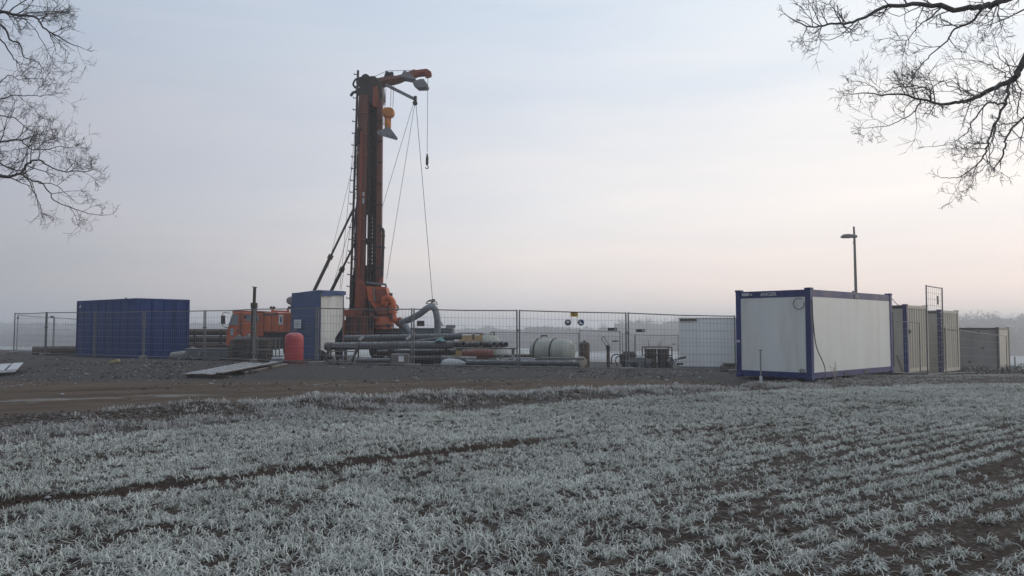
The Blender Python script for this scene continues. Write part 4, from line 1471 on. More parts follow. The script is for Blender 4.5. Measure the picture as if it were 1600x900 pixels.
    MB().tube(arc_pts([Q(562, 226, -.2), Q(558, 262, -.2), Q(560, 300, -.2), Q(556, 345, -.2), Q(557, 398, -.2), Q(552, 440, -.2)], 5), .03, 6).build("hydraulic_hose", M_black, t)
    MB().tube(arc_pts([Q(563, 226, 0), Q(561, 280, 0), Q(557, 330, 0), Q(559, 380, 0), Q(555, 440, 0)], 5), .025, 6).build("hydraulic_hose", M_black, t)
    MB().lathe(Q(557, 376, -.4), (0, 1, 0), [(0, .10), (.05, .16), (.25, .16), (.3, .1)], 12).build("hose_reel", M_dark, t)
    for k in range(5):
        rr_ = random.Random(50 + k)
        MB().tube(arc_pts([Q(563.5 - 11.5 * (py - 150) / 375 + .9 * k - 2 + rr_.uniform(-1.3, 1.3), py, -.15 - .05 * k) for py in range(150, 500, 32)], 4), .028, 5).build("hydraulic_hose", M_black, t)
    # ---- crown: sheave block and curved crane head
    slab("crown_block", [(562, 152), (560, 120), (585, 118), (596, 128), (598, 150), (590, 165), (570, 160)], -.45, .5, M_dark, .04)
    slab("crown_cheek", [(583, 136), (589, 133), (591, 152), (588, 168), (582, 166)], -.62, -.46, M_orange2, .02)
    for px, py, r in ((564, 128, .25), (561, 143, .2), (571, 122, .22)):
        MB().lathe(Q(px, py, -.5), (0, 1, 0), [(0, r * .5), (0, r), (.05, r * .9), (.09, r), (.09, r * .5)], 16).build("sheave", M_dark, t)
    MB().tube(arc_pts([Q(548, 150, -.4), Q(553, 144, -.4), Q(563, 146, -.4), Q(572, 150, -.4)], 4), .07, 7).build("hose_bundle", M_dark, t)
    MB().tube(arc_pts([Q(556, 138, -.4), Q(552, 132, -.4), Q(556, 124, -.4), Q(566, 121, -.4)], 4), .05, 7).build("hose_bundle", M_dark, t)
    MB().beam(Q(566, 118.5, -.2), Q(583, 126.5, -.2), .09, .09).build("head_strut", M_dark, t)
    pts = arc_pts([Q(572, 142), Q(588, 132.5), Q(604, 127.5), Q(622, 124.5), Q(636, 119), Q(650, 113)], 4)
    MB().tube(pts, [.34, .34, .33, .32, .31, .30, .28, .27, .26, .25, .24, .23, .22, .21, .20, .20, .19, .19, .18, .18, .18], 6).build("crane_arm", M_maroon, t, smooth=None)
    MB().tube([Q(641, 120), Q(652, 115), Q(664, 113.5), Q(669, 112.5)], [.19, .20, .20, .17], 8).build("arm_end", M_orange2, t)
    slab("arm_nose", [(664, 107), (667, 107), (674, 112), (673.5, 117), (667, 119), (663, 118)], -.2, .2, M_orange2, .03)
    slab("guide_plate", [(599, 122), (603, 110.5), (612, 114), (611, 122)], -.05, .05, M_dark, 0)
    MB().box(Q(612.5, 116, 0), (.14, .3, .16)).build("rope_guide", M_dark, t)
    slab("roof_plate", [(625, 120), (630.5, 110.5), (634, 110.5), (649, 121.5), (646, 123.5)], -.32, .32, M_grey, .01)
    slab("roof_plate", [(645, 127), (655, 123.5), (662, 123), (669, 133), (667, 136), (653, 136.5), (645, 130)], -.30, .30, M_grey, .01)
    # jib strut
    jib = MB().beam(Q(603, 132.5, -.25), Q(648, 155, -.6), .13, .15).build("jib", M_grey, t, bevel=.01)
    MB().box(Q(649, 154.5, -.6), (.14, .16, .26)).build("jib_tip", M_dark, jib)
    MB().lathe(Q(648.3, 160.5, -.68), (0, 1, 0), [(0, .04), (.03, .12), (.12, .12), (.15, .04)], 12).build("jib_sheave", M_dark, jib)
    # ropes
    R2 = .013

    def rope(a, b, r=R2, nm="rope"):
        MB().tube([a, b], r, 5, False).build(nm, M_galv if nm != "rope" else M_dark, t, smooth=None)
    rope(Q(603, 138, -.5), Q(602, 165, -.75)); rope(Q(611, 134, -.5), Q(610.5, 166, -.75)); rope(Q(615, 133, -.5), Q(614, 167, -.75)); rope(Q(601, 146, -.55), Q(599.5, 196, -.75))
    rope(Q(575, 124, -.2), Q(602, 112, 0)); rope(Q(602, 111, 0), Q(666, 109, 0))
    rope(Q(646, 162, -.65), Q(597, 325, -1.0), .011); rope(Q(648, 163, -.65), Q(604, 436, -1.1), .011); rope(Q(650, 163, -.65), Q(676, 470, -2.0), .013)
    rope(Q(597, 180, -.65), Q(520, 448, -1.3), .011)
    rope(Q(559, 160, .2), Q(531, 452, .5), .011); rope(Q(556, 300, .2), Q(533, 452, .5), .011); rope(Q(556, 240, .2), Q(512, 420, .9), .009)
    rope(Q(668.5, 118, 0), Q(667.5, 238, 0), .012)
    # auxiliary hook on its rope
    ah = MB().tube([Q(667.5, 240, 0), Q(667.5, 247, 0), Q(667.3, 256, 0), Q(667.3, 258, 0)], [.03, .07, .07, .04], 8).build("auxiliary_hook", M_dark, t)
    hc = Q(667, 261.2, 0)
    MB().tube([hc + Vector((.02, 0, .12))] + [hc + Vector((.075 * math.sin(a), 0, .075 * math.cos(a))) for a in np.linspace(0, 4.6, 10)], .025, 6).build("hook", M_dark, ah)
    # main travelling block
    hb = slab("hook_block", [(596.5, 172), (599, 168), (603, 167), (611, 167), (615, 170), (615.3, 177), (612, 181.5), (600, 182), (597, 179)], -.98, -.55, M_yellow, .05)
    MB().lathe(Q(607.5, 175, -1.08), (0, 1, 0), [(0, .05), (.03, .22), (.10, .24), (.13, .24)], 16).build("block_sheave", M_yellow, hb)
    MB().tube([Q(604.5, 181, -.85), Q(604, 194, -.85)], .11, 8).build("block_link", M_yellow, hb)
    MB().tube([Q(609, 181, -.7), Q(608.5, 194, -.7)], .08, 8).build("block_link", M_yellow, hb)
    MB().lathe(Q(606, 192, -.77), (0, 0, -1), [(0, .10), (.05, .17), (.22, .17), (.3, .12), (.5, .15), (.56, .08)], 12).build("hook_swivel", M_yellow, hb)
    lp = slab("lifting_plate", [(588.5, 206), (590, 204), (600, 201), (603, 197.5), (610, 200), (621, 215), (621, 217.5), (619, 218.5), (590, 210)], -1.0, -.92, M_grey, .01)
    for px, py in ((594.5, 208), (605, 211), (613, 213.5)):
        MB().lathe(Q(px, py, -1.012), (0, 1, 0), [(0, .035), (.012, .035)], 8).build("bolt_hole", M_dark, lp)
    # ---- raking struts behind the mast
    for (a, b, c, d, e) in ((552.5, 326, 492, 452, -.3), (557, 375, 519, 452, .4)):
        A, B = Q(a, b, e), Q(c, d, e); B = B + (B - A) * .35
        s = MB().tube([A, A.lerp(B, .44), A.lerp(B, .45), B], [.055, .055, .085, .085], 10).build("raking_strut", M_dark, t)
        m = A.lerp(B, .445)
        MB().tube([m - (B - A).normalized() * .12, m + (B - A).normalized() * .12], .13, 10).build("strut_collar", M_dark, s)
    # ---- rising flush pipe right of the mast
    MB().tube(arc_pts([Q(594, 362, -.6), Q(596, 357.5, -.6), Q(598.8, 360, -.6), Q(599, 372, -.6), Q(597, 436, -.6)], 5), .07, 10).build("flush_pipe", M_dark, t)
    for py in (368, 386):
        MB().tube([Q(598.6, py, -.6), Q(598.5, py + 2, -.6)], .11, 10).build("pipe_flange", M_dark, t)
    # ---- rotary head and its carriage
    slab("carriage_plate", [(564, 436), (570, 446), (573, 470), (572, 500), (556, 520), (553, 500), (556, 440)], -.95, -.55, M_orange2, .02)
    hd = slab("rotary_head", [(571, 447), (603, 448), (607, 464), (600, 478), (590, 486), (584, 482), (575, 470)], -1.15, -.3, M_orange, .05)
    slab("head_cheek", [(585, 452), (603, 451), (607, 466), (604, 468), (594, 470), (588, 474), (586, 462)], -1.28, -1.16, M_orange2, .02, hd)
    slab("head_lug", [(583, 449), (585, 449), (586.5, 471), (584.5, 471)], -1.26, -1.16, M_grey, 0, hd)
    MB().beam(Q(572, 441, -1.15), Q(601, 444.5, -1.15), .12, .10).build("guard_bar", M_galv, hd)
    MB().beam(Q(602, 443, -1.15), Q(603.5, 449, -1.15), .08, .08).build("guard_bar", M_galv, hd)
    slab("wing_plate", [(594, 434), (598, 432), (598, 446), (590, 444)], -.8, -.6, M_orange2, .01)
    MB().lathe(Q(598, 478, -.9), (0, 0, -1), [(0, .34), (.12, .40), (.42, .40), (.50, .30), (.8, .28)], 16).build("gear_case", M_orange2, hd)
    MB().lathe(Q(600, 494, -.9), (0, 0, -1), [(0, .26), (.08, .42), (.26, .50), (.42, .50), (.5, .40), (.62, .46), (.70, .30)], 16).build("rotary_table", M_orange, hd)
    # swivel elbow of the flushing line
    MB().tube(arc_pts([Q(599, 476, -1.2), Q(600, 468, -1.2), Q(607, 466, -1.2), Q(613.5, 472, -1.2), Q(614, 484, -1.2), Q(615, 496, -1.2), Q(620, 502, -1.3), Q(626, 503.5, -1.4)], 5), .16, 12).build("swivel_elbow", M_orange, t)
    for py in (479, 487):
        MB().lathe(Q(613.8, py, -1.2), (0, 0, -1), [(0, .23), (.07, .23)], 14).build("pipe_flange", M_orange, t)
    MB().lathe(Q(623, 503, -1.35), Q(628, 504, -1.45) - Q(623, 503, -1.35), [(0, .23), (.08, .23), (.081, .20), (.22, .20)], 14).build("pipe_flange", M_orange2, t)
    MB().tube(arc_pts([Q(606, 459, -.6), Q(610, 462, -.6), Q(611.5, 459, -.6), Q(611, 470, -.6)], 4), .05, 6).build("hydraulic_hose", M_black, t)
    MB().tube(arc_pts([Q(615, 474, -.9), Q(621, 478, -.9), Q(621.5, 484, -.9), Q(615, 487, -.9)], 4), .04, 6).build("hydraulic_hose", M_black, t)
    MB().box(Q(610.5, 462, -.6), (.16, .2, .26)).build("valve_block", M_dark, t)
    MB().tube(arc_pts([Q(551, 474, -.6), Q(546, 482, -.6), Q(546, 492, -.6), Q(550, 498, -.6)], 4), .035, 6).build("hydraulic_hose", M_black, t)
    # ---- foot of the mast: jacks, clamps, posts
    for a, b in ((526, 476), (533, 480)):
        slab("support_leg", [(a - 3, b), (a + 3, b), (a + 3.5, 548), (a - 3, 548)], -1.7, -1.35, M_orange2 if a < 530 else M_orange, .02)
    slab("jack_beam", [(523, 484), (556, 484), (556, 494), (523, 494)], -1.33, -1.05, M_orange2, .02)
    slab("base_cabinet", [(540, 494), (583, 494), (583, 546), (540, 546)], -1.2, .6, M_maroon, .03)
    for px in (546, 553, 560, 567, 575):
        slab("cabinet_rib", [(px, 496), (px + 1.6, 496), (px + 1.6, 545), (px, 545)], -1.26, -1.205, M_orange2 if px in (553, 567) else M_dark, 0)
    slab("slip_table", [(583.5, 512), (640, 514), (640, 545), (583.5, 545)], -1.1, .6, M_dark, .03)
    slab("frame_back", [(566, 462), (612, 470), (614, 516), (566, 516)], -.15, .25, M_dark, .02)
    MB().tube([Q(600, 505, -.9), Q(600, 545, -.9)], .11, 12).build("drill_string", M_dark, t)
    for a, b, c, d, e, r in ((577, 470, 579, 512, -1.2, .05), (583, 486, 582, 514, -1.25, .06), (589, 488, 590, 512, -1.2, .045), (609, 488, 607, 516, -1.15, .06), (571, 466, 566, 500, -1.0, .04), (549, 440, 547, 498, -.5, .09), (552, 430, 552, 498, -.2, .10)):
        MB().tube([Q(a, b, e), Q((a + c) / 2 + 1, (b + d) / 2, e), Q(c, d, e)], r, 7).build("hydraulic_line", M_dark, t)
    for a, b in ((580, 492), (588, 497), (611, 494), (605, 508), (594, 512)):
        MB().box(Q(a, b, -1.32), (.16, .12, .14)).build("valve_block", M_dark if a % 2 else M_orange2, t, bevel=.015)
    slab("chute", [(621, 506), (631, 504), (645, 524), (628, 526)], -1.35, -.7, mat("blue_grey_machine", (.07, .09, .12), .6, 0, .2, 3, .3), .02)
    return t


make_rig()


# ================================================================== YARD OBJECTS
# ---- tarpaulin shelter
def shelter():
    C = P(501, 512, 33.8); Lf = P(455, 512, 36.2); Rt = P(537, 512, 34.9)
    g = h1(C.x, C.y)
    t = thing("tarpaulin_shelter", (C.x, C.y, g), "blue tarpaulin shelter with a white side curtain beside the mast", "shelter")
    top = P(501, 453.5, 33.8).z
    C, Lf, Rt = [Vector((p.x, p.y, 0)) for p in (C, Lf, Rt)]
    B = Lf + (Rt - C)
    rng = random.Random(4)

    def sheet(a, b, z0, z1, nu, nv, amp, name, m, off=0.):
        n = Vector((-(b - a).y, (b - a).x, 0)).normalized()
        vs, fs = [], []
        ph = [rng.uniform(0, 6) for _ in range(4)]
        for j in range(nv + 1):
            for i in range(nu + 1):
                s, q = i / nu, j / nv
                w = amp * (math.sin(s * 11 + ph[0] + 2 * q) * .5 + math.sin(s * 23 + ph[1] - 3 * q) * .3 + math.sin(q * 7 + ph[2] + s * 5) * .4)
                w *= .35 + .65 * (1 - q)
                p = a.lerp(b, s) + n * (w + off)
                zz = z0[0] + (z0[1] - z0[0]) * s
                vs.append((p.x, p.y, zz + (z1 - zz) * q + (amp * .5 * math.sin(s * 14 + ph[3]) if j == 0 else 0)))
        for j in range(nv):
            for i in range(nu):
                k = j * (nu + 1) + i
                fs.append((k, k + 1, k + nu + 2, k + nu + 1))
        vv = [Vector(v) for v in vs]
        m0 = len(vv)
        bk = [v + n * .012 for v in vv]
        fs2 = [tuple(reversed([i + m0 for i in f])) for f in fs]
        MB().add(vv + bk, fs + fs2).build(name, m, t, smooth=60)
    sheet(Lf, C, (g + .1, g + .1), top - .02, 22, 16, .03, "tarpaulin", M_tarp)
    sheet(Rt, B, (g + .1, g + .1), top - .02, 20, 12, .05, "tarpaulin", M_tarp)
    sheet(B, Lf, (g + .1, g + .1), top - .02, 10, 12, .03, "tarpaulin", M_tarp)
    mid = C.lerp(Rt, .62)
    sheet(C, mid, (g + .55, g + .15), top - .12, 14, 18, .022, "side_curtain", M_tarpw, -.01)
    sheet(mid, Rt, (g + 1.0, g + 1.6), top - .12, 10, 16, .02, "side_curtain", M_tarpw, .03)
    n = (C - Lf).normalized()
    sheet(C + n * .05, Rt + n * .05 + (Rt - C) * .05, (top - .27, top - .16), top, 14, 4, .03, "valance", M_tarp, -.03)
    # roof
    vs = [(p.x, p.y, z) for p, z in ((Lf, top - .03), (C, top), (Rt, top + .02), (B, top))]
    cen = (C + B) / 2
    mb = MB(); mb.add(vs + [(cen.x, cen.y, top + .10)] + [(a, b, c - .04) for a, b, c in vs], [(0, 1, 4), (1, 2, 4), (2, 3, 4), (3, 0, 4), (0, 5, 6, 1), (1, 6, 7, 2), (2, 7, 8, 3), (3, 8, 5, 0), (8, 7, 6, 5)])
    mb.build("roof_sheet", M_tarp, t, smooth=None)
    for p in (Lf, C, Rt, B):
        q = p.lerp(cen, .03)
        MB().tube([(q.x, q.y, g), (q.x, q.y, top - .05)], .03, 6).build("frame_post", M_galv, t)
    q = Lf.lerp(C, .30); nn = Vector((-(C - Lf).y, (C - Lf).x, 0)).normalized()
    if nn.y > 0:
        nn = -nn
    a, b = Lf.lerp(C, .17) + nn * .09, Lf.lerp(C, .42) + nn * .09
    zc = P(468, 506, 34.5).z
    MB().prism([(a.x, a.y, zc - .20), (b.x, b.y, zc - .20), (b.x, b.y, zc + .20), (a.x, a.y, zc + .20)], nn * .01).build("notice", M_signw, t)
    for i, dz in enumerate((.10, .03, -.04, -.11)):
        e = a.lerp(b, .2); f = a.lerp(b, .8 - .1 * (i % 2))
        MB().prism([(e.x + nn.x * .012, e.y + nn.y * .012, zc + dz - .012), (f.x + nn.x * .012, f.y + nn.y * .012, zc + dz - .012), (f.x + nn.x * .012, f.y + nn.y * .012, zc + dz + .012), (e.x + nn.x * .012, e.y + nn.y * .012, zc + dz + .012)], nn * .003).build("print_line", M_grey, t)
    # water taps on the front
    for px, py in ((482, 511), (480, 520)):
        c = P(px, py, 34.6)
        MB().tube([c + Vector((-.12, -.15, 0)), c + Vector((.05, -.12, .02)), c + Vector((.10, -.12, -.14))], .028, 6).build("tap", M_galv, t)


shelter()


def gp(px, d):
    x = GX(px, d)
    return Vector((x, d, h1(x, d)))


# ---- red pressure tank
c = gp(460, 29.0)
t = thing("pressure_tank", c[:], "red upright pressure tank with domed top behind the fence", "tank")
MB().lathe(c + Vector((0, 0, .14)), (0, 0, 1), [(0, .34), (.02, .345), (.78, .345), (.87, .335), (.95, .29), (1.0, .21), (1.025, .10), (1.03, .001)], 28).build("vessel", M_red, t)
MB().lathe(c, (0, 0, 1), [(0, .42), (.15, .40), (.16, .34)], 24).build("plinth", mat("dull_red_base", (.16, .04, .035), .7, 0, .3, 4, .3), t)
MB().tube([c + Vector((0, 0, 1.15)), c + Vector((0, 0, 1.25)), c + Vector((.06, 0, 1.29))], .028, 7).build("valve", M_galv, t)
MB().box(c + Vector((0, 0, 1.29)), (.14, .03, .03)).build("valve_handle", M_galv, t)

# ---- standpipe
c = gp(396.5, 31.2)
t = thing("standpipe", c[:], "dark upright steel standpipe rising above the fence before the orange cab", "pipe")
MB().tube([c, c + Vector((0, 0, 2.30))], .115, 12).build("lower_tube", M_dark, t)
MB().tube([c + Vector((0, 0, 2.30)), c + Vector((.01, 0, 3.02))], .062, 10).build("upper_tube", M_dark, t)
MB().tube([c + Vector((-.0, 0, 2.18)), c + Vector((0, 0, 2.38))], .14, 12).build("collar", M_dark, t)
MB().beam(c + Vector((-.09, 0, 3.03)), c + Vector((.10, 0, 3.01)), .10, .03).build("cap_flap", M_dark, t)


# ---- pallets
def make_pallet():
    t = thing("pallet", (0, 0, 0), "", "pallet", "pallets stacked under the orange cab")
    for i in range(7):
        MB().box((-.54 + i * .18, 0, .135), (.125, .80, .020)).build("board", M_woodd, t)
    for y in (-.36, 0, .36):
        MB().box((0, y, .113), (1.2, .10, .020)).build("stringer", M_woodd, t)
        MB().box((0, y, .012), (1.2, .10, .020)).build("skid", M_woodd, t)
        for x in (-.53, 0, .53):
            MB().box((x, y, .063), (.14, .10, .078)).build("block", M_woodd, t)
    return t


pal = make_pallet()
c = gp(393, 31.9)
levels = ["bottom pallet of the stack below the orange cab", "second pallet from the bottom of the stack below the orange cab", "third pallet from the bottom of the stack below the orange cab",
          "third pallet from the top of the stack below the orange cab", "second pallet from the top of the stack below the orange cab", "topmost pallet of the stack below the orange cab"]
for i in range(6):
    o = pal if i == 0 else copy_tree(pal)
    o.location = (c.x + random.uniform(-.05, .05), c.y, c.z + .01 + .148 * i)
    o.rotation_euler = (0, 0, random.uniform(-.08, .12))
    o.scale = (1.32, 1.0, 1.0)
    o["label"] = levels[i]
k = c + Vector((0, 0, .90))
for dx, s, lab in ((-.48, (.34, .3, .10), "small grey steel casting lying leftmost on the pallet stack"), (-.1, (.25, .3, .14), "grey steel flange block in the middle of the pallet stack"), (.18, (.22, .2, .10), "short steel coupling on the right of the pallet stack")):
    p = k + Vector((dx, -.1, 0))
    o = MB().box(p + Vector((0, 0, s[2] / 2)), s).lathe(p + Vector((0, -.1, s[2] + .02)), (0, 1, 0), [(0, .04), (0, .07), (.2, .07), (.2, .04)], 10).build("steel_fitting", M_grey, None, bevel=.012)
    tag(o, lab, "fitting", "fittings on the pallet stack")
# pipe rack beside the pallets
c2 = gp(417, 31.0)
t = thing("steel_rack", c2[:], "low grey tubular steel rack right of the pallet stack", "rack")
for dx in (-.45, .45):
    for dy in (-.25, .25):
        MB().tube([c2 + Vector((dx, dy, 0)), c2 + Vector((dx, dy, .95))], .025, 6).build("leg", M_galv, t)
for z in (.5, .95):
    for dy in (-.25, .25):
        MB().tube([c2 + Vector((-.45, dy, z)), c2 + Vector((.45, dy, z))], .022, 6).build("rail", M_galv, t)
c3 = gp(434, 29.9)
o = MB().box(c3 + Vector((0, 0, .06)), (.52, .4, .12)).box(c3 + Vector((.03, 0, .17)), (.46, .36, .10)).build("cement_bag", mat("pale_sack", (.40, .43, .47), .8, 0, .12, 5, .5), None, bevel=.045)
tag(o, "pale blue grey sacks lying left of the red tank", "sack")


# ---- grey trough with rope
def trough():
    c = gp(331, 33.0)
    t = thing("steel_trough", c[:], "grey sheet steel trough behind the fence left of the pallets", "trough")
    X = Matrix.Translation(c) @ Matrix.Rotation(.10, 4, 'Z')
    a, b, h0, h2 = .62, .40, .06, .50
    A, B2 = .95, .55
    lo = [(-a, -b, h0), (a, -b, h0), (a, b, h0), (-a, b, h0)]; hi = [(-A, -B2, h2), (A, -B2, h2), (A, B2, h2), (-A, B2, h2)]
    li = [(x * .96, y * .95, z + .015) for x, y, z in lo]; hi2 = [(x * .97, y * .95, z) for x, y, z in hi]
    vs = lo + hi + li + hi2
    fs = [(3, 2, 1, 0), (0, 1, 5, 4), (1, 2, 6, 5), (2, 3, 7, 6), (3, 0, 4, 7), (8, 9, 10, 11), (9, 8, 12, 13), (10, 9, 13, 14), (11, 10, 14, 15), (8, 11, 15, 12), (4, 5, 13, 12), (5, 6, 14, 13), (6, 7, 15, 14), (7, 4, 12, 15)]
    MB(X).add(vs, fs).build("tub", M_grey, t, smooth=None)
    MB(X).tube([hi[0], hi[1], hi[2], hi[3], hi[0]], .022, 6).build("rim", M_galv, t)
    for x in (-.5, .5):
        MB(X).box((x, 0, .02), (.12, .7, .08)).build("skid", M_dark, t)


trough()
c = gp(300, 32.6)
t = thing("rope_bundle", c[:], "tangled pale frosted rope bundle at the foot of the blue container", "rope")
rr = random.Random(8)
for i in range(9):
    pts = [c + Vector((rr.gauss(0, .12), rr.gauss(0, .1), .50 - .05 * rr.random()))]
    s = rr.uniform(-.7, .8)
    pts += [c + Vector((s * .5 + rr.gauss(0, .08), rr.gauss(0, .1), .42 + rr.gauss(0, .06))), c + Vector((s * .9, rr.gauss(0, .1), .2 + rr.gauss(0, .06))), c + Vector((s + rr.gauss(0, .15), rr.gauss(0, .1), .03))]
    MB().tube(arc_pts(pts, 4), .022, 5).build("strand", mat("frosted_rope", (.34, .33, .36), .9, 0, .2, 8, .6), t)
c = gp(290, 33.4)
o = MB().lathe(c + Vector((-.7, 0, .10)), (1, .1, 0), [(0, .02), (.1, .22), (.6, .28), (1.1, .24), (1.4, .03)], 12).build("earth_heap", M_conc)
tag(o, "dark frosted heap below the rope bundle at the blue container", "heap")


# ---- pipes
def pipe_thing(name, label, a, b, r, m, group=None, wall=.014, n=18, flange=None):
    t = thing(name, ((a + b) / 2)[:], label, "pipe", group)
    MB().pipe(a, b, r, wall, n).build("barrel", m, t)
    d = (b - a).normalized()
    for f in (flange or []):
        q = a + d * f
        MB().lathe(q - d * .03, d, [(0, r + .001), (0, r + .022), (.07, r + .022), (.07, r + .001)], n).build("collar", m, t)
    return t


# brown casing on the left, lying on the bank
a, b = gp(52, 39.0), gp(175, 40.6)
for q in (a, b):
    q.z = P(60, 549, 39.0).z
pipe_thing("casing_pipe", "thick dark brown casing pipe lying left of the blue container", a, b, .255, M_brownp)
# four storeys of casing behind the cab
zt = [519, 530, 540.5, 550.5]
names = ["topmost brown casing pipe stacked between blue container and orange cab", "second brown casing pipe from the top between blue container and cab",
         "third brown casing pipe from the top between blue container and cab", "lowest brown casing pipe between blue container and orange cab"]
for j, py in enumerate(zt):
    a, b = P(296, py, 43.5), P(425, py, 43.5)
    pipe_thing("casing_pipe", names[j], a, b, .186, M_brownp, "stacked casing pipes")
for px, lab in ((304, "left stake holding the brown casing stack"), (345, "stake holding the brown casing stack close to the cab mirror")):
    c = gp(px, 43.2)
    tag(MB().box(c + Vector((0, 0, .75)), (.09, .08, 1.6)).build("stake", M_dark, None), lab, "stake", "pipe stakes")

# long grey pipes on trestles behind the fence
LP_D = 29.6
for px0, px1, y0, y1, r, d, m, lab, fl in (
        (538, 722, 528.5, 525.5, .125, 31.0, M_pvc, "upper long grey pipe with open end right of the drill base", (.1, 5.2)),
        (508, 708, 541, 538.5, .150, 29.8, M_pvc, "lower long grey pipe on trestles behind the fence", (.1, 4.6)),
        (590, 712, 551, 549, .11, 30.4, M_pvc2, "dark pipe lying under the long grey pipes", None),
        (556, 610, 563.5, 563, .09, 29.0, M_pvc, "short grey pipe on the ground left of the concrete block", None)):
    pipe_thing("flow_pipe", lab, P(px0, y0, d), P(px1, y1, d), r, m, "grey flow pipes", .016, 18, fl)
# short slanting strut pipes across
for px0, py0, px1, py1, lab in ((560, 533, 567, 527, "short slanting spout on the lower grey pipe nearer the tarpaulin"), (634, 532, 642, 525, "short slanting spout on the lower grey pipe by the fence post")):
    pipe_thing("spout_pipe", lab, P(px0, py0, 29.9), P(px1, py1, 30.5), .07, M_pvc, None, .01, 12)
pipe_thing("flow_pipe", "thin grey pipe lying slantwise on the grey pipes beside the teal sheet", P(650, 533.5, 30.2), P(694, 528, 30.2), .06, M_pvc, "grey flow pipes", .01, 12)
# trestles
for px, d, lab in ((530, 29.8, "steel trestle under the grey pipes near the metal steps"), (610, 29.8, "steel trestle under the middle of the grey pipes"), (698, 29.8, "dark steel trestle under the right end of the grey pipes")):
    c = gp(px, d)
    zt_ = P(px, 544, d).z - c.z
    t = thing("trestle", c[:], lab, "trestle", "pipe trestles")
    MB().box(c + Vector((0, .5, zt_ - .05)), (.10, 1.6, .10)).build("beam", M_dark, t)
    for dy in (-.2, 1.2):
        MB().box(c + Vector((0, dy, (zt_ - .10) / 2)), (.10, .09, zt_ - .10)).build("leg", M_dark, t)
        MB().box(c + Vector((0, dy, .015)), (.32, .2, .03)).build("foot_plate", M_dark, t)
# teal sheet
c = P(688, 531.5, 29.75)
vs, fs = [], []
for j in range(6):
    for i in range(9):
        s, q = i / 8 - .5, j / 5 - .5
        vs.append((c.x + s * .42, c.y + q * .40, c.z + .16 * math.cos(s * 3.1) * math.cos(q * 2.6) - .06 + .02 * math.sin(9 * s + 7 * q)))
for j in range(5):
    for i in range(8):
        k = j * 9 + i; fs.append((k, k + 1, k + 10, k + 9))
n = len(vs)
MBo = MB().add(vs + [(x, y, z - .012) for x, y, z in vs], fs + [tuple(i + n for i in reversed(f)) for f in fs]).build("plastic_sheet", M_teal)
tag(MBo, "crumpled teal plastic sheet draped over the grey pipes", "sheet")

# row of flanged drill pipes
rows = [(706, 724, .112), (722, 752, .112), (748, 764, .112), (758, 772, .105), (764, 782, .105), (774, 791, .112)]
labs = ["dark drill pipe leftmost of the short row right of the grey pipes", "long dark drill pipe second in the short row with open ends", "dark drill pipe in the middle of the short row, left of the twin ends",
        "short dark drill pipe in the middle of the row, right of the twin ends", "dark drill pipe second from the right of the short row", "rightmost dark drill pipe of the short row with open round end"]
for j, (p0, p1, r) in enumerate(rows):
    dd = 31.2 + .34 * (j % 3)
    pipe_thing("drill_pipe", labs[j], P(p0, 538, dd + .30), P(p1, 538 + .3 * (j % 2), dd - .28), r, M_pvc2, "short drill pipes", .02, 18, (.1, (P(p1, 538, dd) - P(p0, 538, dd)).length - .04))
c = gp(748, 31.4)
t = thing("timber_trestle", c[:], "timber rack with frosted boards carrying the short drill pipes", "rack")
zb = P(748, 543.2, 31.4).z - c.z
for i in range(3):
    MB().box(c + Vector((.2, -.2 + i * .34, zb - .035)), (2.7 - .2 * i, .26, .05)).build("board", M_wood, t)
for dx in (-.95, .3, 1.4):
    MB().box(c + Vector((dx, .1, (zb - .06) / 2)), (.12, .8, zb - .06)).build("bearer", M_woodd, t)
# yellow boards and crate
c = gp(706, 30.6)
o = MB().box(c + Vector((.28, 0, .33)), (.66, .05, .56), Matrix.Rotation(.06, 3, 'Y')).build("shuttering_board", M_wood2, None, bevel=.006)
tag(o, "upright yellow shuttering board below the short drill pipes", "board")
c = gp(720, 33.8)
t = thing("timber_crate", c[:], "yellow timber crate behind the short drill pipes", "crate")
for i in range(4):
    MB().box(c + Vector((.45, -.42, .76 + .155 * i)), (.98, .03, .145)).build("plank", M_wood2, t)
    MB().box(c + Vector((-.03, .0, .76 + .155 * i)), (.03, .84, .145)).build("plank", M_wood2, t)
for dx in (0, .9):
    MB().box(c + Vector((dx, -.39, .68)), (.08, .03, 1.36)).build("corner_batten", M_wood2, t)
    MB().box(c + Vector((dx, .39, .68)), (.08, .03, 1.36)).build("corner_batten", M_wood2, t)
MB().box(c + Vector((.45, 0, 1.39)), (1.05, .9, .04)).build("lid", M_wood, t)


# ---- resin tanks
def resin_tank(label, a, b, r, bulge, bands, cradle=True):
    d = (b - a).normalized(); L = (b - a).length
    t = thing("resin_tank", ((a + b) / 2 - Vector((0, 0, r)))[:], label, "tank", "grey green resin tanks")
    prof = []
    for k in range(7):
        s = k / 6 * math.pi / 2
        prof.append((-bulge * math.cos(s), max(1e-4, r * math.sin(s))))
    for k in range(1, 9):
        prof.append((L * k / 9, r * (1 + .012 * math.sin(k * 2.1))))
    for k in range(7):
        s = math.pi / 2 * (1 - k / 6)
        prof.append((L + bulge * math.cos(s), max(1e-4, r * math.sin(s))))
    MB().lathe(a, d, prof, 32).build("shell", M_grp, t)
    for f in bands:
        MB().lathe(a + d * (L * f - .03), d, [(0, r * 1.0), (0, r + .028), (.06, r + .028), (.06, r * 1.0)], 32).build("band", M_dark, t)
    return t


